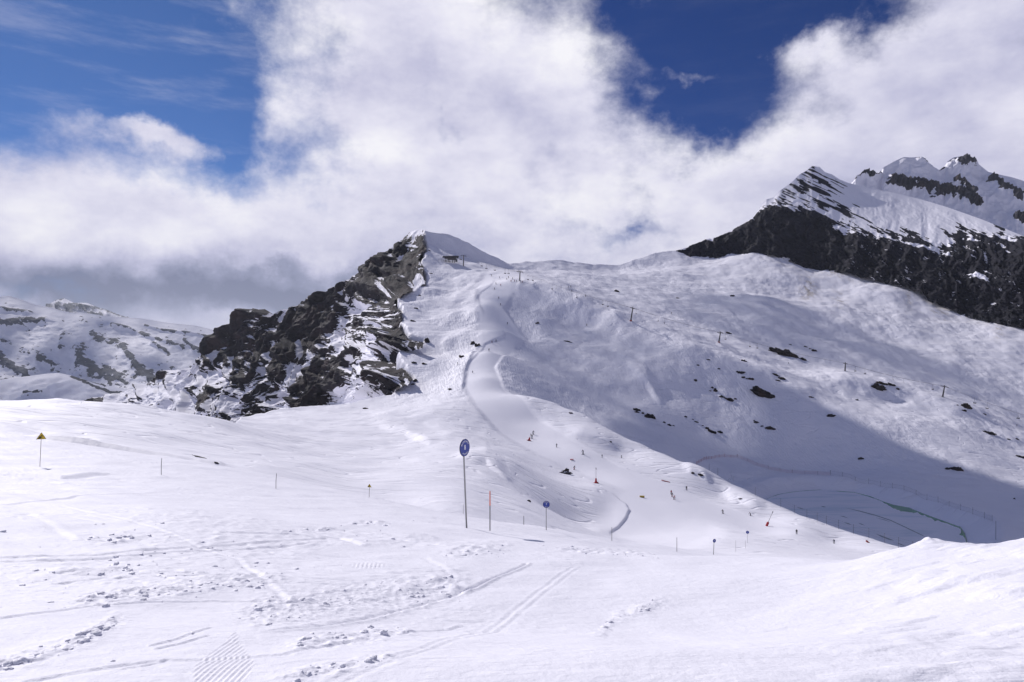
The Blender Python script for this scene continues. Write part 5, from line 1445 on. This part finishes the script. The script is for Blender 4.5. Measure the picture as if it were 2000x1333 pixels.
ice = flat_poly('lake_ice', [on_lake(a, c, LAKE_Z + .25) for a, c in dn] + near, LAKE_Z + .25, .45, mi_)
tag(ice, 'pale bluish snow-covered ice sheet of the lake', 'lake ice', kind='structure')
def crack(ps, w0, label=None):
    up = [(a, c - w0 * s) for (a, c), s in zip(ps, [0] + [1] * (len(ps) - 2) + [0])]
    dnp = [(a, c + w0 * s) for (a, c), s in zip(ps, [0] + [1] * (len(ps) - 2) + [0])][1:-1]
    pol = up + dnp[::-1]
    flat_poly('melt_crack', [on_lake(a, c, LAKE_Z + .26) for a, c in pol], LAKE_Z + .262, .004, M_CRACK, ice)
M_CRACK = plain('wet_ice', (.10, .16, .20), .35)
crack([(1650,992),(1680,999),(1710,1007),(1740,1017),(1770,1031),(1795,1043),(1812,1051)], .8)
crack([(1708,1011),(1728,1016),(1742,1021)], .6)
crack([(1640,1008),(1648,1009.5),(1658,1013)], .7); crack([(1648,1021),(1656,1023),(1664,1026)], 1.0); crack([(1710,1043),(1722,1048),(1738,1054),(1746,1056)], 1.3)
crack([(1752,1061),(1760,1064),(1768,1067)], 1.0); crack([(1555,991),(1563,993),(1572,996)], .8); crack([(1676,1022),(1682,1024),(1690,1027)], .8); crack([(1603,989),(1608,990),(1614,991)], .8)

# ------------------------------------------------------------------ rock outcrops poking through the snow
M_ROCK = rock_material('outcrop_rock', scale=.5, fine=.2, edge=.08, bumpd=.5, dark=(.010, .009, .010, 1), light=(.075, .066, .062, 1))
def outcrop(pieces, label, group=None, Ymin=150, snowy=0.0, seed=0):
    """pieces: (px, py, width, height in photo pixels, tilt deg); one bedrock outcrop"""
    r0 = random.Random(seed + int(pieces[0][0]))
    b = hit(pieces[0][0], pieces[0][1], Ymin)
    verts, faces, snowv = [], [], []
    for (a, c, w_, h_, tilt) in pieces:
        p = hit(a, c, Ymin) - b; k = (p + b).y / F
        bm = bmesh.new(); bmesh.ops.create_icosphere(bm, subdivisions=4, radius=1)
        co = np.array([v.co for v in bm.verts]); sd = r0.uniform(0, 90)
        n3 = perlin(co[:, 0] * 1.6 + sd, co[:, 2] * 1.6 + co[:, 1], 1) * .42 + perlin(co[:, 0] * 4.0 + sd, co[:, 2] * 4.2 - co[:, 1] * 2, 2) * .24 + perlin(co[:, 0] * 9 + sd, co[:, 2] * 9 + co[:, 1] * 4, 3) * .12
        # blocky, faceted: pull towards a few planes
        co = co * (1 + n3[:, None])
        co[:, 2] = np.round(co[:, 2] * 3.2) / 3.2 * .45 + co[:, 2] * .55
        hw = w_ * k * .55; hh = h_ * k * .62
        co = co * np.array([hw, max(hh * .8, .45 * hw), hh])
        t = math.radians(-tilt); cs, sn = math.cos(t), math.sin(t)
        x = co[:, 0] * cs - co[:, 2] * sn; z = co[:, 0] * sn + co[:, 2] * cs
        # lie along the slope
        q_ = p + b
        zs = np.array([ground_z(q_.x + xx, q_.y + yy) for xx, yy in zip(x, co[:, 1])]) - q_.z
        i0 = len(verts)
        for xx, yy, zz, g_ in zip(x, co[:, 1], z, zs): verts.append((p.x + xx, p.y + yy * .8, p.z + zz + .25 * g_))
        faces += [tuple(i0 + v.index for v in f.verts) for f in bm.faces]
        bm.free()
    me = bpy.data.meshes.new('rock_outcrop'); me.from_pydata(verts, [], faces); me.update()
    o = bpy.data.objects.new('rock_outcrop', me); COL.objects.link(o); o.location = b
    nz_ = np.zeros(len(verts) * 3, dtype=np.float32); me.vertices.foreach_get('normal', nz_); nz_ = nz_.reshape(-1, 3)[:, 2]
    at = me.attributes.new('snow', 'FLOAT', 'POINT'); at.data.foreach_set('value', np.clip((nz_ - .80 + snowy) * 1.2 + .22, -.2, 1.2).astype(np.float32))
    me.materials.append(M_ROCK)
    tag(o, label, 'rock', group or 'rock outcrops in the snow')
    return o
OUT = [
 ([(1537,694,46,15,22),(1512,687,20,8,20),(1571,704,16,4,28)], 'longest dark rock band, under the lift right of the fourth pylon'),
 ([(1574,678,7,2,20),(1591,686,11,4,18),(1583,682,6,2,20)], 'thin rocks just above the longest dark rock band'),
 ([(1544,674,6,2,15)], 'tiny rock above the left end of the longest dark rock band'),
 ([(1425,652,12,3,20)], 'thin dark rock ledge right of the fourth pylon top'),
 ([(1453,706,10,5,15)], 'rock at the upper edge of the shaded bowl, below the bright crest'),
 ([(1383,703,7,2,5)], 'flat little rock highest in the left part of the shaded bowl'),
 ([(1363,714,5,2.5,0)], 'speck of rock below the flat little rock in the bowl'),
 ([(1404,721,5,2.5,0)], 'single rock speck in the middle of the upper bowl'),
 ([(1447,729,14,5,-5),(1441,727,6,3,20)], 'forked rock in the bowl, above a double rock'),
 ([(1452,738,7,4,0),(1467,741,11,4,5),(1459,740,5,2,0)], 'double rock joined by a thin ledge in the upper bowl'),
 ([(1516,734,12,5,20),(1528,741,14,5,18),(1519,744,8,3,5)], 'group of three rocks at the bowl edge under the bright crest'),
 ([(1358,744,5,5.5,50)], 'small hooked rock left of the rock chain in the bowl'),
 ([(1492,772,44,15,24),(1478,762,14,9,30)], 'largest dark rock in the shaded bowl'),
 ([(1397,764,7,7,40),(1391,758,5,4,60),(1387,764,5,1.6,0)], 'crooked rock cluster at the upper end of the chain in the bowl'),
 ([(1426,783,14,7,22),(1411,776,10,4,20),(1436,780,5,3,0),(1418,779,6,3,30)], 'rock chain in the middle of the bowl, left of the largest rock'),
 ([(1245,802,14,5,18),(1244,806,8,4,0),(1255,808,4,5,50)], 'broken rocks at the left end of the bowl, above a square block'),
 ([(1265,815,11,10,0),(1274,816,11,9,5)], 'square double block of rock at the left end of the bowl'),
 ([(1297,826,6,3,10),(1307,831,7,4,0),(1315,832,5,2,10)], 'three small rocks right of the square double block'),
 ([(1339,815,6,3,10),(1353,820,4,2,0),(1360,825,7,3,10),(1372,832,4,2,0)], 'dotted line of small rocks across the lower bowl'),
 ([(1391,845,15,6,10),(1381,838,9,5,25)], 'dark rock pair at the lower end of the dotted line'),
 ([(1406,845,10,5,8)], 'single rock right of the dark pair in the lower bowl'),
 ([(1477,826,8,5,10),(1473,822,3,2,0),(1488,833,6,2,0)], 'small rocks left of the rounded low rock in the bowl'),
 ([(1505,838,16,7,10)], 'rounded low rock in the lower right bowl'),
 ([(1205,570,9,5,25)], 'dark rock near the col slope left of the third pylon'),
 ([(1323,583,5,2.5,0)], 'rock speck on the slope above the third pylon'),
 ([(1430,579,8,4,-8)], 'lone rock on the open slope below the cliff wall'),
 ([(1682,897,11,5,15)], 'small dark rock on the shaded slope above the lake'),
 ([(1869,918,24,9,10),(1850,917,8,5,-10)], 'long dark rock with a small companion above the lake'),
 ([(1995,894,16,5,15)], 'dark rock at the right edge of the photo on the lit slope'),
 ([(1716,759,26,12,18),(1725,750,24,4,14),(1742,753,15,5,20),(1754,761,6,4,10)], 'ragged dark outcrop with snow between its ledges below the fifth pylon'),
 ([(1674,782,5,3,0)], 'rock speck on the rippled lit slope below the ragged outcrop'),
 ([(1622,813,16,6,3)], 'flat dark rock just inside the shaded bowl below the lit edge'),
 ([(1583,776,9,2.2,5)], 'thin dark streak of rock at the lit edge of the bowl'),
 ([(1888,796,16,12,25),(1884,803,8,4,15),(1870,792,4,2,10)], 'bulky dark boulder on the crest right of the sixth pylon'),
 ([(1923,810,6,3,20)], 'small rock on the crest right of the bulky boulder'),
 ([(1931,847,24,6,3)], 'low flat rock on the lit bench right of the bulky boulder'),
 ([(1970,859,6,3,10),(1987,859,7,3,20)], 'two little rocks near the right edge, below the bench'),
 ([(1981,975,4,3,0)], 'rock speck on the shaded slope at the far right'),
 ([(924,672,8,7,20),(933,676,11,7,25)], 'pair of dark rocks beside the bend of the piste'),
 ([(903,698,13,5,20)], 'grey rock below the pair beside the piste bend'),
 ([(1050,632,7,4,0)], 'faint rock on the saddle right of the upper piste'),
 ([(1110,668,14,3,12)], 'thin dark rocks on the shaded dome'),
 ([(809,710,9,5,15),(829,712,9,4,20)], 'two flat rocks near the cliff edge above the rippled slope'),
 ([(822,676,13,9,15),(834,668,9,12,-10)], 'dark rock notch in the cliff edge halfway up'),
 ([(838,490,5,2,0),(842,535,6,2,5)], 'flat rock specks along the cliff edge under the summit'),
 ([(820,578,5,2.4,0),(812,603,8,3,0)], 'small rocks on the cliff edge below the summit cliffs'),
 ([(807,628,10,3,12)], 'flat rock slab at the cliff edge above the notch'),
 ([(880,761,9,3,20)], 'low dark rocks where the rippled slope meets the piste'),
 ([(811,745,7,7,40),(806,752,6,4,0)], 'dark rocks at the foot of the cliff edge, left of the rippled slope'),
 ([(1116,808,8,3,20)], 'dark rock on the lit ridge above the piste'),
 ([(1193,864,4,3,0)], 'rock speck on the lit ridge lower down'),
 ([(1033,995,6,5,10)], 'dark rock on the shaded bank left of the blue 7 sign'),
 ([(1370,929,12,4,30),(1353,925,4,6,70)], 'black rocks in the snow step beside the ridge above the piste'),
 ([(1447,975,7,2.5,15)], 'small dark rock in the lower snow step of the ridge'),
 ([(714,799,10,3.5,10)], 'dark rock on the snow saddle right of the cliffs'),
 ([(395,895,30,1.6,14),(424,905,10,2,20)], 'thin strip of bare rock along the edge of the left slope'),
]
for i, (pc_, lab) in enumerate(OUT): outcrop(pc_, lab, seed=i, Ymin=60 if pc_[0][0] < 500 else 150)
outcrop([(1103,925,19,12,-10),(1114,925,6,4,0)], 'grey boulder crusted with snow above the hollow', snowy=.42, seed=77)

# ------------------------------------------------------------------ loose clods of snow on the near slope (nobody could count them)
def clods():
    r0 = np.random.default_rng(21)
    lines = [([(170,1176),(250,1163),(330,1158),(420,1143),(540,1136)], 13, 330), ([(-20,1306),(60,1284),(150,1255),(230,1213)], 12, 240), ([(490,1200),(620,1180),(760,1160),(900,1148)], 26, 420),
             ([(580,1255),(700,1240),(800,1225)], 12, 150), ([(560,1320),(680,1300),(760,1285)], 10, 110), ([(140,1120),(180,1120),(260,1116)], 5, 60), ([(150,1052),(210,1052),(260,1050)], 7, 90),
             ([(300,1125),(420,1113),(550,1103)], 5, 80), ([(560,1039),(600,1036),(640,1033)], 2.5, 60), ([(690,1025),(720,1023),(760,1025)], 2.5, 50), ([(860,1085),(930,1080),(1000,1068)], 12, 160),
             ([(1060,1068),(1180,1080),(1290,1086)], 6, 170), ([(1180,1230),(1200,1205),(1290,1182)], 8, 110), ([(180,1090),(300,1082),(480,1070)], 18, 160), ([(40,1150),(110,1120),(60,1100)], 10, 60),
             ([(620,1020),(760,1010),(900,1030)], 12, 120), ([(0,1140),(400,1120),(900,1120)], 90, 420), ([(0,1040),(400,1020),(800,1040)], 30, 160)]
    V, Fc = [], []
    bm = bmesh.new(); bmesh.ops.create_icosphere(bm, subdivisions=2, radius=1)
    ico = np.array([v.co for v in bm.verts]); icf = [tuple(v.index for v in f.verts) for f in bm.faces]; bm.free()
    for ln, wid, n in lines:
        ln = np.array(ln, float)
        s = np.concatenate([[0], np.cumsum(np.hypot(*np.diff(ln, axis=0).T))])
        for _ in range(int(n * .22)):
            t = r0.uniform(0, s[-1]); a = np.interp(t, s, ln[:, 0]); c = np.interp(t, s, ln[:, 1]) + r0.normal(0, wid * .6)
            if c < 1015: continue
            b = hit(a, c)
            if b.y > 60: continue
            rad = r0.lognormal(math.log(.006), .8) * (1 + .07 * b.y)
            rad = min(rad, .016 * (1 + .16 * b.y))
            co = ico * (1 + .6 * perlin(ico[:, 0] * 1.7 + r0.uniform(0, 50), ico[:, 2] * 1.7 + ico[:, 1], 2)[:, None])
            co = co * np.array([r0.uniform(.8, 1.5), r0.uniform(.8, 1.4), r0.uniform(.4, .7)]) * rad
            ca, sa = math.cos(t), math.sin(t)
            x = co[:, 0] * ca - co[:, 1] * sa; y = co[:, 0] * sa + co[:, 1] * ca
            i0 = len(V)
            V.extend(zip(x + b.x, y + b.y, co[:, 2] + b.z + rad * .05)); Fc.extend(tuple(i0 + q_ for q_ in f) for f in icf)
    me = bpy.data.meshes.new('snow_clods'); me.from_pydata(V, [], Fc); me.update()
    me.polygons.foreach_set('use_smooth', np.ones(len(me.polygons), dtype=bool))
    me.materials.append(M_CLOD)
    o = bpy.data.objects.new('snow_clods', me); COL.objects.link(o)
    tag(o, 'loose clods and crumbs of snow thrown up on the near slope', 'snow clods', kind='stuff')
M_CLOD, nt, bb = new_mat('clod_snow')
bb.inputs['Base Color'].default_value = SNOW; bb.inputs['Roughness'].default_value = .6; bb.inputs['Specular IOR Level'].default_value = .25
pos = nt.add('ShaderNodeNewGeometry').outputs['Position']
nt.link(nt.bump(nt.noise(pos, 45, 3, .6), .6, .02), bb.inputs['Normal'])
clods()
# ------------------------------------------------------------------ air
bm = bmesh.new(); bmesh.ops.create_cube(bm, size=1)
me = bpy.data.meshes.new('haze'); bm.to_mesh(me); bm.free()
hz = bpy.data.objects.new('haze', me); COL.objects.link(hz)
hz.scale = (32000, 18500, 1500); hz.location = (0, 5700, -150)
m = bpy.data.materials.new('haze_air'); m.use_nodes = True; nt = NT(m.node_tree); m.node_tree.nodes.clear()
out = nt.add('ShaderNodeOutputMaterial'); v = nt.add('ShaderNodeVolumePrincipled')
v.inputs['Color'].default_value = (.80, .87, 1, 1); v.inputs['Density'].default_value = 3.8e-5; v.inputs['Anisotropy'].default_value = .2
nt.link(v.outputs[0], out.inputs['Volume'])
me.materials.append(m)
tag(hz, 'thin pale mountain haze', 'haze', kind='stuff')
